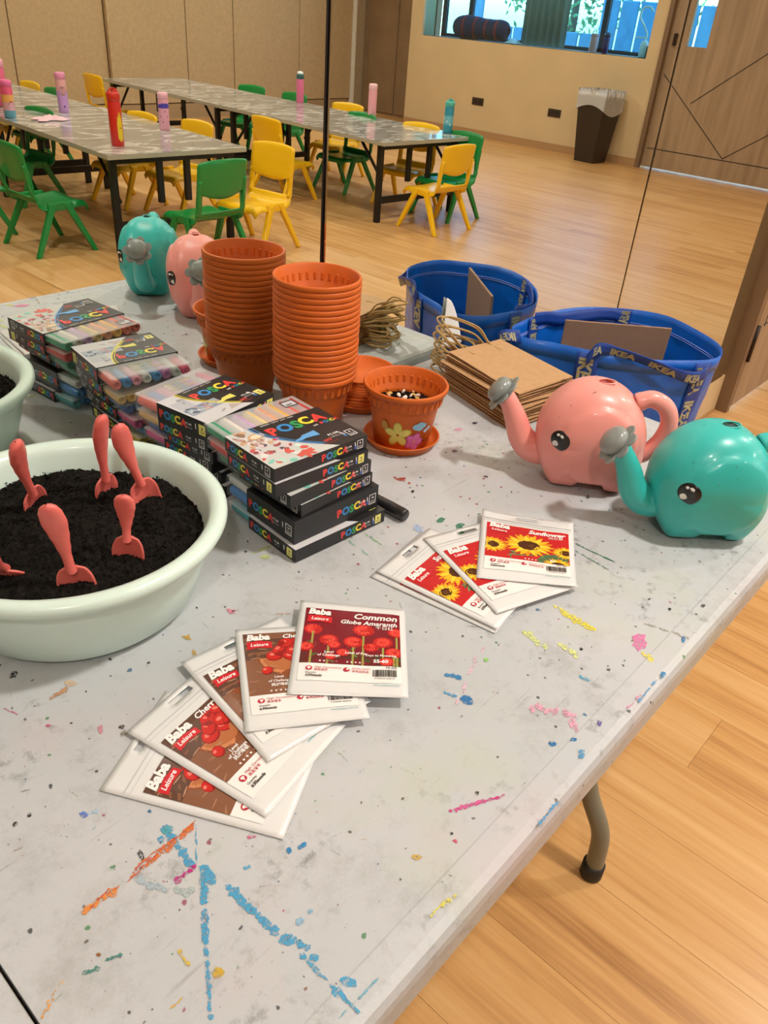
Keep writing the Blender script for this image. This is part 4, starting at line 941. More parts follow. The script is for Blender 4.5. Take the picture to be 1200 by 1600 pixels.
        for (a, b_, rx, ry, rt) in ((.30, .60, .085, .055, .2), (.46, .57, .08, .05, -.2), (.62, .60, .085, .052, .3), (.36, .70, .08, .05, .5), (.52, .70, .085, .052, -.1), (.66, .71, .075, .05, .1), (.43, .80, .08, .05, .2), (.58, .81, .08, .048, -.3), (.50, .66, .08, .05, 0), (.74, .63, .06, .045, .2), (.62, .30, .10, .060, .2), (.20, .36, .05, .04, .2), (.86, .34, .06, .045, 0), (.50, .14, .06, .035, 0)):
            k.ell(X(a), Y(b_), rx, ry, '#8f1217', 18, rt, cl); k.ell(X(a)-.004, Y(b_)+.004, rx*.88, ry*.84, '#c4221f', 18, rt, cl); k.ell(X(a)-.02, Y(b_)+.014, rx*.34, ry*.26, '#e97a6c', 10, rt, cl)
        k.text('Cherry Tomato', X(.965), Y(.885), .062, white, 'r', .22, .03, ku=1/ar)
        for z_, line_ in enumerate(('Level', 'of Challenge', '挑战等级')): k.text(line_, X(.30), Y(.235-.06*z_), .030, white, 'c', .1, .02, ku=1/ar)
        for j in range(5): star(k, X(.30)-.08+.04*j, Y(.045), .014, ar, white if j < 4 else '#c08a70')
    else:
        k.rect(u0, vb, u1, vt, '#c01f26', 12, 10)
        k.poly([(X(.3), Y(.12)), (X(.6), Y(.22)), (X(.98), Y(.34)), (X(.99), Y(.0)), (X(.3), Y(0))], '#4c6a48')
        rn2 = random.Random(3)
        for i in range(24): k.ell(X(rn2.uniform(.3, 1)), Y(rn2.uniform(.0, .3)), .05, .008, rn2.choice(['#3f5a40', '#6a8f5c', '#50704a']), 7, rn2.uniform(-.2, .5), cl)
        for (a, b_, r) in ((.08, .34, .17), (.96, .38, .15), (.86, -.02, .16), (.52, .47, .27)):
            for ly, (n_, rr_, c1, c2) in enumerate(((20, 1, '#e08f1c', '#f0ad24'), (16, .86, '#f2b926', '#f7cf3a'))):
                for j in range(n_):
                    q = j*2*math.pi/n_+ly*.2+rn2.uniform(-.06, .06); d_ = r*rr_*.66
                    pts = []
                    for s_ in range(10):
                        w_ = s_*2*math.pi/10; x = d_+r*rr_*.34*math.cos(w_); y = r*.10*math.sin(w_)*(1-.35*math.cos(w_))
                        px, py = X(a)+(x*math.cos(q)-y*math.sin(q)), Y(b_)+(x*math.sin(q)+y*math.cos(q))*ar*.82
                        pts.append((min(max(px, u0), u1), min(max(py, vb), vt)))
                    k.raw([(sum(p[0] for p in pts)/10, sum(p[1] for p in pts)/10)]+pts, [(0, i, i % 10+1) for i in range(1, 11)], c1 if j % 2 else c2)
            k.ell(X(a), Y(b_), r*.44, r*.42*ar*.8, '#4a2414', 22, 0, cl, jag=.04); k.ell(X(a), Y(b_), r*.2, r*.2*ar*.8, '#5f3a18', 14, 0, cl, jag=.1)
        k.text('Sunflower', X(.955), Y(.84), .072, white, 'r', .22, .035, ku=1/ar); k.text('向日葵', X(.93), Y(.76), .04, white, 'r', ku=1/ar)
        for j in range(4): star(k, X(.48)+.036*j, Y(.045), .013, ar, white)
        k.text('50', X(.80), Y(.05), .04, white, 'c', 0, .04, ku=1/ar)
    # logo and the small print
    k.text('Baba', X(.03), Y(.875), .088, white, 'l', .18, .05, ku=1/ar)
    k.poly([(X(.03), Y(.845)), (X(.155), Y(.865)), (X(.285), Y(.835)), (X(.285), Y(.72)), (X(.155), Y(.75)), (X(.03), Y(.72))], '#c8202c'); k.text('Leisure', X(.155), Y(.77), .044, white, 'c', .2, .02, ku=1/ar)
    red = '#b5243a'
    k.ell(.155, .245, .030, .022, red, 16); k.ell(.155, .250, .019, .009, '#f0ece8', 10); k.ell(.155, .238, .006, .009, '#f0ece8', 8); k.text('High Germination', .20, .250, .026, red, 'l', .15, ku=1/ar); k.text('高发芽率', .20, .222, .024, red, 'l', 0, .01, ku=1/ar)
    k.ell(.475, .245, .028, .021, red, 16); k.ell(.485, .250, .013, .010, '#f0ece8', 10, .6); k.text('NON-GMO', .52, .250, .026, red, 'l', 0, ku=1/ar); k.text('非基因改造', .52, .222, .024, red, 'l', 0, .01, ku=1/ar)
    k.text('Quantity:', .13, .193, .020, '#26221f', 'l', .1, .01, ku=1/ar); k.text('±50seeds' if kind == 'amaranth' else '±30seeds' if kind == 'tomato' else '±20seeds', .13, .163, .030, '#26221f', 'l', .1, .03, ku=1/ar)
    k.text({'amaranth': 'FA-206', 'tomato': 'VE-019', 'sun': 'FW-021'}[kind], .86, .272, .026, '#26221f', 'c', 0, .02, ku=1/ar)
    rn3 = random.Random(2); x = .70
    while x < .90: w_ = rn3.choice([.003, .005, .008]); k.rect(x, .185, x+w_, .258, '#1c1a1a'); x += w_+rn3.choice([.003, .005])
    k.text('9 555044 434016', .80, .160, .020, '#1c1a1a', 'c', 0, ku=1/ar); k.text('www.baba.com.my', .93, .095, .024, '#2f9aa0', 'r', .15, ku=1/ar)
    k.build('printed_front', t, M_gloss)
def star(k, u, v, r, ar, col):
    pts = []
    for i in range(10): q = math.pi/2+i*math.pi/5; rr = r if i % 2 == 0 else r*.42; pts.append((u+rr*math.cos(q)/1, v+rr*math.sin(q)*ar))
    k.raw([(u, v)]+pts, [(0, i, i % 10+1) for i in range(1, 11)], col)
def px(pts, z_): return [tuple(at(u, v, z_))[:2] for u, v in pts]
def para(tl, bl, wd, z_):
    """corners from the visible left edge (top-left, bottom-left pixels) and the packet's width"""
    A = at(*tl, z_); D = at(*bl, z_); e = (A-D); n_ = Vector((e.y, -e.x, 0)).normalized()*wd; return [tuple(A)[:2], tuple(A+n_)[:2], tuple(D+n_)[:2], tuple(D)[:2]]
z = TZ+.0006
packet(para((155, 1235), (442, 1312), .122, z), z, 'lowest cherry tomato seed packet of the fan, nearest the front, its left corner sticking out', 'tomato', .78, True, seed=1, bulge=.0014)
packet(para((197, 1144), (415, 1278), .122, z+.003), z+.0032, 'second cherry tomato packet from the bottom of the fan, hang hole showing at the left', 'tomato', .78, True, seed=2, bulge=.0014)
packet(para((282, 1036), (418, 1192), .122, z+.006), z+.0064, 'third cherry tomato packet, mostly covered, between the top and the tilted ones', 'tomato', .80, True, seed=3, bulge=.0014)
packet([tuple(at(367, 984, z+.01))[:2], tuple(at(533, 975, z+.01))[:2], tuple(at(578, 1122, z+.01))[:2], tuple(at(383, 1144, z+.01))[:2]], z+.0096, 'cherry tomato packet tucked directly under the globe amaranth packet', 'tomato', .93, False, seed=4, bulge=.0016)
packet(px([(470, 937), (632.5, 952), (638.5, 1090), (448, 1084)], z+.014), z+.0130, 'dark red Common Globe Amaranth seed packet on top of the fan', 'amaranth', .905, False, seed=5, bulge=.0018)
packet(para((578, 901), (773, 990), .124, z), z, 'lowest sunflower packet of the right group, only its left edge showing', 'sun', .78, True, seed=6, bulge=.0014)
packet(para((587, 894), (776, 985), .124, z+.002), z+.0034, 'sunflower packet second from the bottom, with a glare spot and hang hole at upper left', 'sun', .78, True, seed=7, bulge=.0014)
packet(para((661, 842), (776, 960), .124, z+.006), z+.0068, 'sunflower packet partly under the top one, tilted to the right', 'sun', .78, True, seed=8, bulge=.0014)
packet(px([(754, 794), (893, 827), (901, 918), (744, 902)], z+.011), z+.0100, 'topmost sunflower seed packet of the right group, lying squarest to the viewer', 'sun', .80, True, (0, .012, .002, 0), seed=9, bulge=.0016)

# ------------------------------------------------------------------ pile of kraft paper bags
M_kr = mat('kraft_paper', '#bd9468', .75, vary=.06, vscale=90, bump=.25, bscale=900); M_rope = mat('twisted_paper_rope', '#b2935c', .8, vary=.15, vscale=300, bump=.5, bscale=700)
rk = random.Random(21)
M_kin = mat('kraft_paper_inside', '#a97f55', .8)
bw_, bl_ = .136, .203; NB = 12; bh = .0053
for i in range(NB):
    z0 = TZ+.0005+i*bh
    if i == NB-1: ox, oy, an = 1.058, -.309, R(-16.5)
    else: ox, oy, an = 1.055+rk.uniform(-.010, .008), -.308+rk.uniform(-.008, .006), R(-16.5+rk.uniform(-5, 3))
    lb = 'topmost kraft paper bag of the pile, small dark print in its far corner' if i == NB-1 else ('lowest kraft paper bag of the pile, flat on the table' if i == 0 else 'folded kraft paper bag, %s from the top of the pile' % words[NB-1-i])
    t = thing('paper_bag', (ox, oy, z0), an, lb, 'paper bag', 'kraft paper bags piled flat at the far end of the table')
    sag = rk.uniform(.001, .003)
    def fl(u, v, top, s1=i): return Vector((u*bw_, v*bl_+u*bw_*.13, (.0034+.0012*math.sin(u*3+s1)*(1-v) if top else .0)+.0009*noise.noise(Vector((u*2+s1, v*2, top)))+ (.0018*(1-v) if top else .0)))
    mb = MB()
    for top in (0, 1): mb.grid(7, 9, lambda u, v: fl(u, v, top), smooth=False)
    mb.build('paper_panel', M_kr, t, solid=.0005)
    fb_ = MB(); fb_.grid(7, 4, lambda u, v: fl(u, v*.30, 1)+Vector((0, .002, .0006-.0012*v)), smooth=False); fb_.build('folded_bottom', M_kr, t, solid=.0005)
    gs = MB(); gs.add([(.001, .0, .0004), (.016, .004, .0018), (.001, 0, .0034), (.001, bl_, .0004), (.016, bl_, .0018), (.001, bl_, .0034)], [(0, 1, 4, 3), (1, 2, 5, 4)]); gs.add([(bw_-.001, .0, .0004), (bw_-.016, .004, .0018), (bw_-.001, 0, .0034), (bw_-.001, bl_, .0004), (bw_-.016, bl_, .0018), (bw_-.001, bl_, .0034)], [(0, 1, 4, 3), (1, 2, 5, 4)])
    gs.build('side_gusset', M_kin, t)
    for h_ in range(2):
        x0, x1 = bw_*.27, bw_*.73; ex = .078+rk.uniform(-.014, .008)-(.012 if i < 4 else 0); dz = rk.uniform(.0, .012)+(.026 if i > 8 else .014 if i > 5 else .002-.4*min(z0-TZ, .01)); sk = rk.uniform(-.040, -.012)
        zz = .002+.002*h_; P = spline([(x0, bl_-.03, zz), (x0, bl_+.005, zz), (x0-.004+sk*.5, bl_+ex*.45, zz+dz*.7), (x0+.012+sk, bl_+ex*.88, zz+dz), ((x0+x1)/2+sk, bl_+ex, zz+dz), (x1-.012+sk, bl_+ex*.88, zz+dz*.9), (x1+.004+sk*.5, bl_+ex*.45, zz+dz*.6), (x1, bl_+.005, zz), (x1, bl_-.03, zz)], 5)
        # keep the rope in front of the mirror
        ca, sa = math.cos(an), math.sin(an); Q = []
        for p in P:
            wy = oy+sa*p.x+ca*p.y; lim = -.006-.004*h_
            if wy > lim:
                d_ = wy-lim; p = Vector((p.x, p.y-d_/ca, p.z+min(.012, d_*.6)))
            Q.append(p)
        MB().tube(Q, .0017, 7).build('rope_handle', M_rope, t)
    if i == NB-1:
        k = Ink(lambda u, v, q: Vector((u, v, fl(u/bw_, v/bl_, 1).z+.0016+.00005*q)))
        k.text('FSC mix', bw_-.007, .010, .007, '#5d4630', 'r', bold=.02, rot=0); k.text('paper bag', bw_-.007, .004, .0045, '#5d4630', 'r'); k.build('small_print', t)
# curled white sheet standing against the mirror
mb = MB(); mb.grid(8, 14, lambda u, v: Vector((u*.070*(1-v)**.62+v*.001, -.0016-.002*math.sin(u*3.1)*(1-v), v*.108)))
tag(mb.build('white_paper', mat('paper_white', '#e6e9ea', .5), solid=.0005, loc=(1.243, -.0015, TZ+.0008)), 'curled white paper sheet standing against the mirror behind the rope handles', 'paper')

# ------------------------------------------------------------------ blue woven shopping bag on a low bench
M_blue = mat('woven_blue', '#0460c6', .32, coat=.12, vary=.14, vscale=18, bump=.35, bscale=700)
M_strap = mat('strap_blue', '#0b3f9c', .4, bump=.5, bscale=900)
rim = [(1.398, -.094), (1.425, -.155), (1.443, -.212), (1.470, -.268), (1.520, -.322), (1.562, -.362), (1.612, -.400), (1.668, -.416), (1.712, -.405), (1.745, -.372), (1.778, -.310), (1.800, -.245), (1.800, -.190), (1.780, -.140), (1.740, -.090), (1.690, -.050), (1.640, -.026), (1.570, -.022), (1.500, -.030), (1.440, -.044)]
cenx = sum(p[0] for p in rim)/len(rim); ceny = sum(p[1] for p in rim)/len(rim)
NBG = 160
def rimp(u):
    k = (u % 1)*len(rim); i = int(k); f = k-i; g = lambda j: Vector((*rim[j % len(rim)], 0))
    a, b, c, d = g(i-1), g(i), g(i+1), g(i+2)
    return .5*((2*b)+(c-a)*f+(2*a-5*b+4*c-d)*f*f+(3*b-a-3*c+d)*f**3)
SEAT = .395; RIMZ = .757
def bagp(u, v, off=0):
    p = rimp(u); c = Vector((cenx, ceny, 0)); d = p-c; dn = d.normalized()
    k = 1-.10*v*v; wr = .006*noise.noise(Vector((u*16, v*3.0, 1)))*min(1, v*3)+.0035*noise.noise(Vector((u*46, v*9, 4)))*min(1, v*4+.2)
    z_ = RIMZ-(RIMZ-SEAT-.004)*v+(.006*noise.noise(Vector((u*9, 0, 7)))+.006*math.sin(u*12.5+1))*max(0, 1-v*3)
    q = c+d*k+dn*(wr+off-.006*math.sin(v*math.pi))
    if q.y > -.008: q.y = -.008
    q.z = z_; return q
bagt = thing('shopping_bag', (0, 0, 0), 0, 'large blue woven shopping bag with printed straps beyond the end of the table', 'bag')
mb = MB(); mb.grid(NBG, 26, lambda u, v: bagp(u, v), cu=True); nb = NBG*25
bot = [bagp(i/NBG, 1) for i in range(NBG)]; mb.add([Vector((cenx, ceny, SEAT+.004))]+bot, [(0, 1+i, 1+(i+1) % NBG) for i in range(NBG)])
mb.build('bag_body', M_blue, bagt, solid=.0012)
hm = MB(); hm.grid(NBG, 3, lambda u, v: bagp(u, .002+v*.085, .0016), cu=True); hm.build('hem_band', M_blue, bagt, solid=.0006)
for vv in (.088, .100):
    MB().tube([bagp(i/NBG, vv, -.0016) for i in range(NBG)], .0010, 5, closed=True).build('stitch_line', mat('thread_light', '#7d95e0', .6), bagt)
CRE = '#a8a684'
def strap(uc, wid, v0, v1, txt, off=.003, sgn=1, cover=True):
    du = wid; m_ = MB(); f = lambda u, v: bagp(uc+(u-.5)*du, lerp(v0, v1, v), off*sgn)
    m_.grid(6, 16, f); o = m_.build('strap', M_strap, bagt, solid=.0012)
    k = Ink(lambda u, v, q: bagp(uc+(v-.5)*du*.8, lerp(v0, v1, u), (off+.0012+.00006*q)*sgn))
    x = .03
    while x < .93:
        k.text(txt, x, .12, .9, CRE, 'l', bold=.07, sx=.11, res=2) if False else None
        vs, fs, wd = glyphs(txt, .05)
        k.raw([(x+X_*.11, .1+Y_*1.05) for X_, Y_ in vs], fs, CRE); x += wd*.11+.05
    k.build('strap_print', bagt); return o
def strap_loop(pts, wid, name='handle', txt='IKEA'):
    """band along pts; each pt: (position, side vector)"""
    P = spline([p for p, s_ in pts], 8); S_ = spline([s_ for p, s_ in pts], 8); n_ = len(P)
    m_ = MB(); m_.grid(n_, 4, lambda u, v: P[round(u*(n_-1))]+S_[round(u*(n_-1))]*(v-.5)*wid); m_.build(name, M_strap, bagt, solid=.0014)
    ln = sum((b-a).length for a, b in zip(P, P[1:]))
    def f(u, v, q):
        k_ = min(n_-1.001, max(0, u/ln*(n_-1))); i = int(k_); g = k_-i
        p = P[i].lerp(P[i+1], g); s_ = S_[i].lerp(S_[i+1], g); nn = (P[i+1]-P[i]).normalized().cross(s_.normalized())
        c0 = Vector((cenx, ceny, p.z)); nn = nn if nn.dot(p-c0) > 0 else -nn
        return p+s_*(v-.5)*wid+nn*(.0011+.00006*q)
    k = Ink(f); x = .012; vs, fs, wd = glyphs(txt, .05); h_ = .78
    while x < ln-.07: k.raw([(x+X_*h_*wid, .13+Y_*h_*1.1/1.0*.98) for X_, Y_ in vs], fs, CRE); x += wd*h_*wid+.02
    k.build('handle_print', bagt)
# u positions along the rim: front (camera) side runs through indices 2..7 of 20
ua, ub = 2.3/20, 6.2/20
for uc in (ua, ub): strap(uc, .036, .02, .82, 'IKEA')
def seg(u, dz, off, up=1): p = bagp(u, .0, off); return Vector((p.x, p.y, RIMZ+dz))
tw = lambda s_: Vector((0, 0, 1))*s_
front = [(seg(ua, -.015, .008), Vector((0, 0, 1))), (seg(ua+.015, .012, .007), Vector((.1, .1, .9))), (seg(3.2/20, .010, .006), Vector((-.3, -.3, .8))), (seg(4.0/20, -.004, .014), Vector((-.3, -.4, .7))), (seg(5.0/20, -.026, .020), Vector((-.2, -.3, .85))), (seg(5.7/20, -.036, .016), Vector((0, -.1, 1))), (seg(ub, -.030, .010), Vector((0, 0, 1)))]
strap_loop(front, .028)
uc_, ud_ = 13.0/20, 17.2/20
back = [(seg(uc_, -.02, -.004), Vector((0, 0, 1))), (seg(13.6/20, -.012, -.008), Vector((0, .2, .9))), (seg(14.6/20, -.018, -.012), Vector((0, .3, .9))), (seg(15.6/20, -.026, -.012), Vector((0, .1, 1))), (seg(16.5/20, -.016, -.008), Vector((0, 0, 1))), (seg(ud_, -.01, -.004), Vector((0, 0, 1)))]
strap_loop(back, .030)
for uc in (uc_, ud_): strap(uc, .032, .0, .35, 'IKEA', off=.0035, sgn=-1)
for uc in (uc_, ud_): strap(uc, .032, .01, .82, 'IKEA')
# knotted short strap end sticking out of the left (-x) end
strap_loop([(seg(.0, .004, .002), Vector((0, .3, .9))), (seg(-.006, .006, .030), Vector((.1, .5, .7))), (seg(-.02, -.012, .036), Vector((.3, .3, .7))), (seg(-.03, -.050, .018), Vector((0, .1, 1)))], .030)
# cardboard standing inside the bag
ca, cb_ = Vector((1.568, -.100, TZ+.024)), Vector((1.722, -.283, TZ+.024)); ln = (cb_-ca).length
mb = MB(); mb.box((ln/2, 0, -.150), (ln, .006, .30)); o = mb.build('cardboard_sheet', mat('cardboard_brown', '#93745c', .8, vary=.05, vscale=60), bevel=.0006, seg=1)
o.location = ca; o.rotation_euler = (R(3), 0, math.atan2(cb_.y-ca.y, cb_.x-ca.x)); tag(o, 'brown cardboard sheet standing inside the blue shopping bag', 'cardboard')
mb = MB(); mb.box((0, 0, .012), (.36, .26, .018)); mb.box((0, 0, .035), (.34, .24, .02))
tag(mb.build('cardboard_pile', mat('cardboard_brown'), bevel=.001, loc=(1.61, -.215, SEAT+.006)), 'flat cardboard pieces lying in the bottom of the blue bag', 'cardboard')
# bench carrying the bag
bt = thing('low_bench', (1.60, -.225, 0), 0, 'low wooden bench carrying the blue bag, hidden beyond the table end', 'bench')
M_bn = veneer('bench_wood', '#a67c4c', '#c39a68', (3, 30, 30))
MB().box((0, 0, .3775), (.50, .40, .030)).build('seat_board', M_bn, bt, bevel=.003)
for x in (-.21, .21):
    for y in (-.16, .16): MB().box((x, y, .181), (.04, .04, .362)).build('leg', M_bn, bt, bevel=.003)
for y in (-.16, .16): MB().box((0, y, .12), (.38, .02, .04)).build('rail', M_bn, bt, bevel=.002)

# ------------------------------------------------------------------ children's chairs (seen in the mirror)
def chair_mats(): return mat('chair_yellow', '#f8c41a', .28, coat=.3), mat('chair_green', '#12883f', .28, coat=.3)
MY, MG = chair_mats()
def chair(m):
    """faces +y; feet span .36 x .36; seat .30, back .60 high"""
    t = thing('kids_chair', (0, 0, 0), 0, 'x', 'chair')
    prof = spline([(0, .178, .240), (0, .172, .264), (0, .14, .275), (0, .06, .268), (0, -.04, .264), (0, -.095, .274), (0, -.134, .308), (0, -.148, .350), (0, -.153, .39), (0, -.158, .43)], 4); n_ = len(prof)
    def fn(u, v):
        p = prof[round(v*(n_-1))]; x = (u-.5)*2; w_ = .172 if p.z < .33 or p.y > 0 else lerp(.172, .164, min(1, (p.z-.33)/.08))
        if v < .1: w_ -= .02*(1-v/.1)
        dish = .010*(1-x*x) if p.y > -.13 else 0; roll = -.028*max(0, abs(x)-.86)/.14
        curve = .020*x*x if v > .62 else .0
        if v > .62: return Vector((x*w_, p.y+curve*min(1, (v-.62)/.2), p.z+roll*0))
        return Vector((x*w_, p.y, p.z-dish+roll))
    def skip(i, j):
        z_ = prof[j].z; x = abs((i+.5)/20*2-1)
        return (prof[j].y < -.10 and .300 < z_ and x < .78)
    MB().grid(21, n_, fn, skip=skip).build('seat', m, t, solid=.007)
    bp = MB()
    def back(u, v, s_):
        x = (u-.5)*2; z_ = .388+v*.197; cr = .025; w_ = .166+.004*v
        e = max(0, (v-.86)/.14); w2 = w_*(1-.10*e*e); e2 = max(0, (.12-v)/.12); w2 *= (1-.16*e2*e2)
        y = -.154-.034*v+.020*x*x + s_*(.011*(1-max(0, abs(x)-.9)/.1*.7)*(1-(abs(v-.5)*2)**8*.6))
        return Vector((x*w2, y, z_-(.012*x*x*e if e else 0)+(.018*(x*x)*(e2>0)*e2)-.010*(1-x*x)*e2))
    for s_ in (-1, 1): bp.grid(15, 15, lambda u, v: back(u, v, s_))
    for edge in range(4):
        def en(u, v, edge=edge):
            a = {0: (u, 0), 1: (u, 1), 2: (0, u), 3: (1, u)}[edge]; return back(a[0], a[1], v*2-1)
        bp.grid(15, 2, en)
    bp.build('backrest', m, t)
    for sx in (-1, 1):
        MB().tube(spline([(sx*.154, -.122, .297), (sx*.156, -.140, .35), (sx*.155, -.148, .41), (sx*.154, -.160, .48)], 4), .011, 8).build('back_post', m, t)
        br = MB(); br.box((sx*.164, .01, .258), (.018, .15, .042)); br.build('side_rail', m, t, bevel=.006)
        for sy in (-1, 1):
            a, b_ = Vector((sx*.163, .008+sy*.040, .272)), Vector((sx*.195, sy*.175, .0)); d_ = (b_-a).normalized(); lg = MB()
            q = [[(p.x+dx*w_, p.y+dy*h_, p.z) for dx, dy in ((-1, -1), (1, -1), (1, 1), (-1, 1))] for p, w_, h_ in ((a, .014, .021), (a.lerp(b_, .5), .014, .018), (b_, .0125, .014))]
            vs = q[0]+q[1]+q[2]
            lg.add(vs, [(3, 2, 1, 0), (8, 9, 10, 11)]+[(k_*4+i, k_*4+(i+1) % 4, k_*4+4+(i+1) % 4, k_*4+4+i) for k_ in (0, 1) for i in range(4)])
            lg.build('leg', m, t, bevel=.005)
    return t
CH = [  # x, y, heading of the sitter, colour, label
 (2.242, -3.641, 0, 'g', 'green kids chair at the left long side of the near marble table, by its corner'),
 (2.81, -2.89, 268, 'g', 'green kids chair at the head of the near marble table, back to the mirror'),
 (3.284, -3.02, 172, 'y', 'yellow kids chair beside the near table corner, turned half away from the table'),
 (3.413, -3.974, 178, 'y', 'yellow kids chair under the right side of the near table, closest to the corner'),
 (3.274, -4.420, 177, 'y', 'yellow kids chair under the right side of the near table, second from corner'),
 (4.387, -4.015, 1, 'y', 'orange-yellow kids chair at the left side of the far table, facing right'),
 (4.686, -2.712, 272, 'y', 'yellow kids chair at the head of the far table, back to the mirror'),
 (5.069, -2.925, 184, 'g', 'green kids chair at the right corner of the far table end'),
 (5.10, -3.36, 172, 'y', 'yellow kids chair at the right side of the far table, nearest its end'),
 (5.077, -4.012, 184, 'g', 'dark green kids chair half under the right side of the far table'),
 (5.45, -4.50, 170, 'y', 'yellow kids chair in the middle of the right side of the far table'),
 (5.495, -5.276, 179, 'g', 'green kids chair behind the pink bottle, right side of the far table'),
 (5.485, -5.858, 169, 'g', 'green kids chair toward the far end of the far table, right side'),
 (4.70, -6.93, 0, 'y', 'yellow kids chair at the far left corner of the far table'),
 (2.05, -4.20, 5, 'g', 'green kids chair at left of the near table, cut by the picture edge'),
 (2.72, -4.80, 175, 'g', 'dark green kids chair tucked under the near table'),
 (3.40, -5.849, 180, 'g', 'green kids chair at the far right side of the near tables'),
 (3.43, -6.32, 180, 'y', 'yellow kids chair at the far end of the near tables'),
]
cy_, cg_ = None, None
for (x, y, hd, c, lb) in CH:
    # heading: direction (degrees from +x) the sitter faces in the real room
    rz = R(hd-90)
    if c == 'y':
        if cy_ is None: cy_ = chair(MY); o = cy_; o.location = (x, y, 0); o.rotation_euler = (0, 0, rz); o['label'] = lb
        else: o = dup(cy_, (x, y, 0), rz, lb)
    else:
        if cg_ is None: cg_ = chair(MG); o = cg_; o.location = (x, y, 0); o.rotation_euler = (0, 0, rz); o['label'] = lb
        else: o = dup(cg_, (x, y, 0), rz, lb)
    o['group'] = 'kids chairs around the marble tables'

# ------------------------------------------------------------------ marble-topped folding tables
def marble():
    m = bpy.data.materials.new('grey_marble_top'); m.use_nodes = True; n = m.node_tree.nodes; l = m.node_tree.links; b = n['Principled BSDF']
    g = n.new('ShaderNodeNewGeometry'); mp = n.new('ShaderNodeMapping'); mp.inputs['Scale'].default_value = (2.6, 5, 4); l.new(g.outputs['Position'], mp.inputs[0])
    t = n.new('ShaderNodeTexNoise'); t.inputs['Scale'].default_value = 1.1; t.inputs['Detail'].default_value = 5; t.inputs['Distortion'].default_value = 2.6; l.new(mp.outputs[0], t.inputs['Vector'])
    r = n.new('ShaderNodeValToRGB'); l.new(t.outputs[0], r.inputs[0]); e = r.color_ramp.elements
    e[0].position = .36; e[0].color = (*L('#8b8e8c'), 1); e[1].position = .68; e[1].color = (*L('#c4c4bd'), 1); k = e.new(.53); k.color = (*L('#a5a7a2'), 1); k = e.new(.58); k.color = (*L('#dedfd8'), 1)
    l.new(r.outputs[0], b.inputs['Base Color']); b.inputs['Roughness'].default_value = .16; b.inputs['Coat Weight'].default_value = .4; return m
M_mb = marble(); M_stl = mat('black_steel', '#1d1a19', .45, .2); M_band = mat('edge_band', '#a9a595', .45)
def ftable(x, y, rz, w, l_, label):
    """origin at the near-left corner; length runs to -y"""
    t = thing('marble_table', (x, y, 0), rz, label, 'table'); H = .55
    MB().box((w/2, -l_/2, H-.001), (w, l_, .002)).build('marble_top', M_mb, t)
    MB().box((w/2, -l_/2, H-.014), (w, l_, .024)).build('edge_band', M_band, t, bevel=.002)
    for yy in (-.10, -l_+.10):
        fr_ = MB()
        for xx in (.07, w-.07): fr_.box((xx, yy, .265), (.038, .038, .53))
        fr_.box((w/2, yy, .50), (w-.14, .03, .03)); fr_.box((w/2, yy, .15), (w-.14, .028, .045))
        fr_.build('leg_frame', M_stl, t, bevel=.003)
        br = MB(); s_ = 1 if yy < -l_/2 else -1
        for xx in (.36, w-.36): br.box((xx, yy, .265+.12), (.032, .03, .25))
        for xx in (.10, w-.10): br.tube([(xx, yy, .28), (xx, yy+s_*.24, .52)], .011, 6)
        br.build('brace', M_stl, t)
    MB().box((w/2, -l_/2, .515), (w-.2, l_-.1, .012)).build('under_board', M_stl, t)
ftable(2.42, -3.21, R(-4.5)+R(9), .90, 1.86, 'near grey marble-topped table with the red bottle on it')
ftable(2.56, -5.10, R(3.5), .88, 1.80, 'second grey marble-topped table, behind the near one, with the pink bottles')
ftable(4.355, -2.95, R(3.6), .935, 1.96, 'far grey marble-topped table with the teal bottle at its near end')
ftable(4.478, -4.93, R(3.6), .90, 1.95, 'grey marble-topped table continuing the far row, furthest from the mirror')

# ------------------------------------------------------------------ bottles on those tables (positions read through the mirror)
def bottle(x, y, h, r, cols, label, lid='flip', tz=.5505, extra=None):
    t = thing('water_bottle', (x, y, tz), 0, label, 'bottle')
    m = [mat('bottle_'+c[1:], c, .35, coat=.2) for c in cols]
    hb = h*.80; k = len(cols)-1
    for i in range(k):
        z0, z1 = hb*i/k, hb*(i+1)/k; p = []
        if i == 0: p += [(.0001, 0), (r*.9, 0), (r, .004)]
        p += [(r, z0+(.004 if i == 0 else 0)), (r, z1)] if i < k-1 else [(r, z0+(.004 if i == 0 else 0)), (r, z1-.012), (r*.93, z1)]
        MB().lathe(p, 24).build('body', m[i], t)
    lm = m[-1]; lb_ = MB(); lb_.lathe([(r*.93, hb), (r*1.02, hb+.002), (r*1.02, h*.93), (r*.85, h*.965), (.0001, h*.97)], 24)
    if lid == 'flip': lb_.box((0, r*.35, h*.97), (r*.7, r*.7, h*.06)); lb_.tube(spline([(-r*.8, 0, h*.93), (-r*.6, 0, h*1.0), (0, 0, h*1.02), (r*.6, 0, h*1.0), (r*.8, 0, h*.93)], 4), r*.12, 6)
    lb_.build('lid', lm, t)
    if extra: extra(t, r, h)
    return t
def wrap(t, r, fn_):
    k = Ink(lambda u, v, q: Vector(((r+.0004+.00006*q)*math.cos(u), (r+.0004+.00006*q)*math.sin(u), v))); fn_(k); k.build('bottle_print', t)
C0 = R(138)   # side turned to the mirror and the viewer
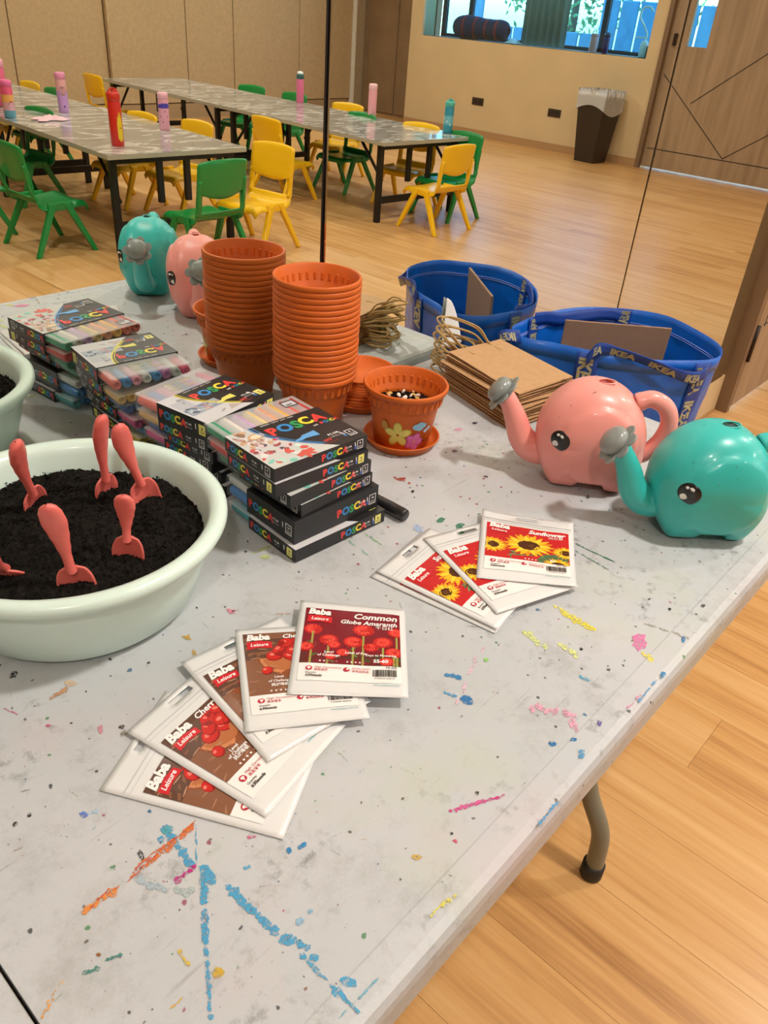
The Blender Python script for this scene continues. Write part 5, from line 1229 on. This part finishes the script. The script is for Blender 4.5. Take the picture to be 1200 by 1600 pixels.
bottle(2.637, -3.45, .285, .036, ['#d2281c', '#d2281c', '#cf3020'], 'red sports bottle with a yellow panel on the near marble table', extra=lambda t, r, h: wrap(t, r, lambda k: [k.rect(R(58)+j*.07, .045-.02*math.sin(j*.25), R(58)+j*.07+.071, .165-.006*abs(j-6)+.01*(j % 3), '#e6c52a') for j in range(13)]+[k.rect(R(62)+j*.07, .092, R(62)+j*.07+.071, .099, '#b8901c') for j in range(8)]))
bottle(3.249, -3.881, .225, .033, ['#e9a5b8', '#e9a5b8', '#efb3c4'], 'pale pink bottle with purple lettering band near the right edge of the near table', 'cap', extra=lambda t, r, h: wrap(t, r, lambda k: (k.rect(.4, .128, 3.4, .150, '#4a3fae', 24), k.rect(1.2, .140, 2.6, .156, '#4a3fae', 12))+tuple(k.ell(1+j*.45, .05+.03*(j % 3), .10, .005, '#5b4a9a', 8) for j in range(6))))
bottle(3.04, -4.762, .255, .034, ['#c795d2', '#c795d2', '#e3a6a4', '#e58fb0'], 'tall pink and lilac bottle with a round brown figure, standing behind the red bottle', 'cap', extra=lambda t, r, h: wrap(t, r, lambda k: (k.ell(R(105), .135, .75, .028, '#a9787e', 18), k.ell(R(105), .135, .5, .020, '#c08e8c', 16), k.ell(R(105), .04, .16, .007, '#3b2f7a', 10))))
bottle(2.59, -4.621, .225, .036, ['#5f9db8', '#d9a2b0', '#e9a85c', '#e5577e', '#e868a0'], 'rainbow gradient bottle, pink over orange over blue, at the left picture edge', 'cap', extra=lambda t, r, h: wrap(t, r, lambda k: k.line([(R(85)+.5*math.cos(q*.35), .07+.026*math.sin(q*.35)) for q in range(10)], .006, '#9a3a5a')))
bottle(2.80, -5.15, .30, .042, ['#ea6a8e', '#ea6a8e', '#f2a3b6'], 'large hot-pink bottle with tall lid behind the rainbow bottle')
bottle(2.62, -5.35, .32, .045, ['#8b9a45', '#8b9a45', '#a4ad55'], 'olive green bottle at the very left edge behind the pink one')
bottle(5.34, -4.859, .235, .033, ['#e0719a', '#e0719a', '#2c5a58'], 'pink bottle with a dark green and white lid in the middle of the far table', extra=lambda t, r, h: (MB().lathe([(.0001, h*1.06), (r*.7, h*1.04), (r*.8, h*.97)], 16).build('spout_cap', mat('cap_white', '#e8eef0', .4), t), wrap(t, r, lambda k: [k.ell(j*.5, .03+.02*(j*7 % 6), .06, .003, '#a83a66', 6) for j in range(13)])))
bottle(5.279, -3.929, .255, .034, ['#f0a9b2', '#f0a9b2', '#f6c3c8'], 'plain pale pink cylindrical bottle on the far table', 'cap')
bottle(5.231, -3.097, .225, .036, ['#2f93ab', '#6fb5c2', '#2f93ab', '#4fb5a8'], 'teal translucent bottle with cartoon-free pale band at the end of the far table', extra=lambda t, r, h: wrap(t, r, lambda k: [k.ell(j*.7, .06+.022*(j % 3), .14, .007, '#d9ecef', 8) for j in range(9)]))
bpy.data.objects['water_bottle.008']['label'] = 'teal translucent bottle with a pale patterned band at the near end of the far table'
# pink cloth glove
mb = MB(); mb.grid(30, 22, lambda u, v: Vector(((u-.5)*.20*(1+.15*math.sin(v*9)), (v-.5)*.12*(1+.25*math.sin(u*11)), .004+.020*max(0, (1-(2*u-1)**2)*(1-(2*v-1)**2))*(1+.9*noise.noise(Vector((u*7, v*7, 2)))))))
tag(mb.build('crumpled_cloth', mat('cloth_pink', '#efc3cd', .8), solid=.002, loc=(2.775, -4.454, .552)), 'crumpled pale pink cloth lying on the near marble table', 'cloth')

# ------------------------------------------------------------------ bin, sockets, things on the window sill
t = thing('trash_bin', (8.86, -3.80, 0), R(6), 'dark brown square waste bin with a clear liner against the window wall', 'bin')
def sq(z_, a): return [(-a, -a, z_), (a, -a, z_), (a, a, z_), (-a, a, z_)]
mb = MB(); lv = [sq(0, .125), sq(.62, .175), sq(.66, .178), sq(.66, .172), sq(.02, .120)]
mb.add([p for q in lv for p in q], [(3, 2, 1, 0)]+[(k*4+i, k*4+(i+1) % 4, k*4+4+(i+1) % 4, k*4+4+i) for k in range(4) for i in range(4)]+[(16, 17, 18, 19)])
mb.build('bin_body', mat('bin_brown', '#2e241c', .4), t, bevel=.006)
mb = MB()
def lin(u, v):
    a = u*4; s_ = int(a) % 4; f = a-int(a); c = [(-1, -1), (1, -1), (1, 1), (-1, 1)]; p = Vector((*c[s_], 0)).lerp(Vector((*c[(s_+1) % 4], 0)), f)
    k = .185+.006*noise.noise(Vector((u*30, v*6, 0))); zz = .73-v*(.20+.05*math.sin(u*12.6)) if v > .25 else .66+v*.28
    return Vector((p.x*(k if v > .12 else .165), p.y*(k if v > .12 else .165), zz))
mb.grid(80, 9, lin, cu=True)
M_ln = bpy.data.materials.new('clear_liner'); M_ln.use_nodes = True; n = M_ln.node_tree.nodes; l = M_ln.node_tree.links; b = n['Principled BSDF']; b.inputs['Base Color'].default_value = (.8, .8, .78, 1); b.inputs['Roughness'].default_value = .3
t_ = n.new('ShaderNodeBsdfTransparent'); x_ = n.new('ShaderNodeMixShader'); x_.inputs[0].default_value = .55; l.new(t_.outputs[0], x_.inputs[1]); l.new(b.outputs[0], x_.inputs[2]); l.new(x_.outputs[0], n['Material Output'].inputs[0])
mb.build('liner', M_ln, t)
for (y, z_, lb) in ((-5.63, .40, 'dark wall socket plate on the window wall, farther from the bin'), (-4.50, .405, 'dark wall socket plate on the window wall beside the waste bin')):
    t = thing('wall_socket', (9.099, y, z_), 0, lb, 'socket'); MB().box((-.004, 0, 0), (.008, .175, .085)).build('plate', mat('socket_dark', '#3b3026', .4), t, bevel=.002)
    for yy in (-.042, .042): MB().box((-.009, yy, 0), (.002, .06, .05)).build('insert', mat('socket_insert', '#2a221c', .4), t)
SZ = 1.0515
t = thing('duffel_bag', (9.38, -5.92, SZ), R(90), 'navy duffel bag with red stripes lying on the window sill', 'bag')
M_nv = mat('navy_cloth', '#16224a', .7); M_rd = mat('red_webbing', '#b0262c', .6)
def duf(u, v, off=0):
    a = u*6.28318; x = (v-.5)*.86; e = max(.05, 1-abs((v-.5)*2)**6)**.4
    return Vector((x, (.10+off)*e*math.cos(a), .125+(.122+off)*e*math.sin(a)*(1+.1*math.sin(v*7))))
mb = MB(); mb.grid(24, 28, lambda u, v: duf(u, v), cu=True); mb.build('body', M_nv, t)
for v0 in (.22, .42, .62, .80): MB().grid(24, 2, lambda u, v: duf(u, v0+v*.04, .003), cu=True).build('stripe', M_rd, t)
bottle(9.36, -4.14, .20, .035, ['#3a1a58', '#3a1a58', '#20143a'], 'dark purple bottle with loop lid on the window sill', tz=SZ)
bottle(9.42, -4.33, .19, .045, ['#e0958a', '#e0958a', '#e0958a'], 'salmon pink tumbler on the window sill next to the purple bottle', 'cap', tz=SZ)
t = thing('pump_bottle', (9.33, -3.66, SZ), 0, 'white bottle with a tall swan-neck hook at the right end of the window sill', 'bottle')
MB().lathe([(.0001, 0), (.040, 0), (.042, .006), (.042, .13), (.030, .155), (.015, .162), (.0001, .162)], 24).build('body', mat('cap_white'), t)
MB().tube(spline([(0, 0, .15), (0, .005, .22), (0, -.05, .30), (0, -.11, .37), (0, -.10, .45), (0, -.03, .47), (0, .03, .43)], 6), .011, 8).build('swan_neck', mat('cap_white'), t)
MB().box((0, -.055, .185), (.02, .13, .016)).build('arm', mat('cap_white'), t, bevel=.003)
t = thing('speaker_box', (9.36, -3.575, SZ), 0, 'small black rounded box at the right end of the window sill', 'box')
MB().box((0, 0, .06), (.10, .09, .12)).build('case', mat('black_plastic'), t, bevel=.02)
MB().box((0, 0, .1205), (.06, .05, .003)).build('lid', mat('black_gloss'), t, bevel=.001)
mb = MB(); mb.grid(16, 12, lambda u, v: Vector(((u-.5)*.16, (v-.5)*.2, .004+.05*math.sin(u*3.14)*math.sin(v*3.14)*(1+.5*noise.noise(Vector((u*6, v*6, 3)))))))
tag(mb.build('plastic_wrap', mat('wrap_white', '#dfe8ea', .3), solid=.002, loc=(9.36, -5.40, SZ)), 'crumpled white plastic wrap beside the duffel bag on the sill', 'wrap')
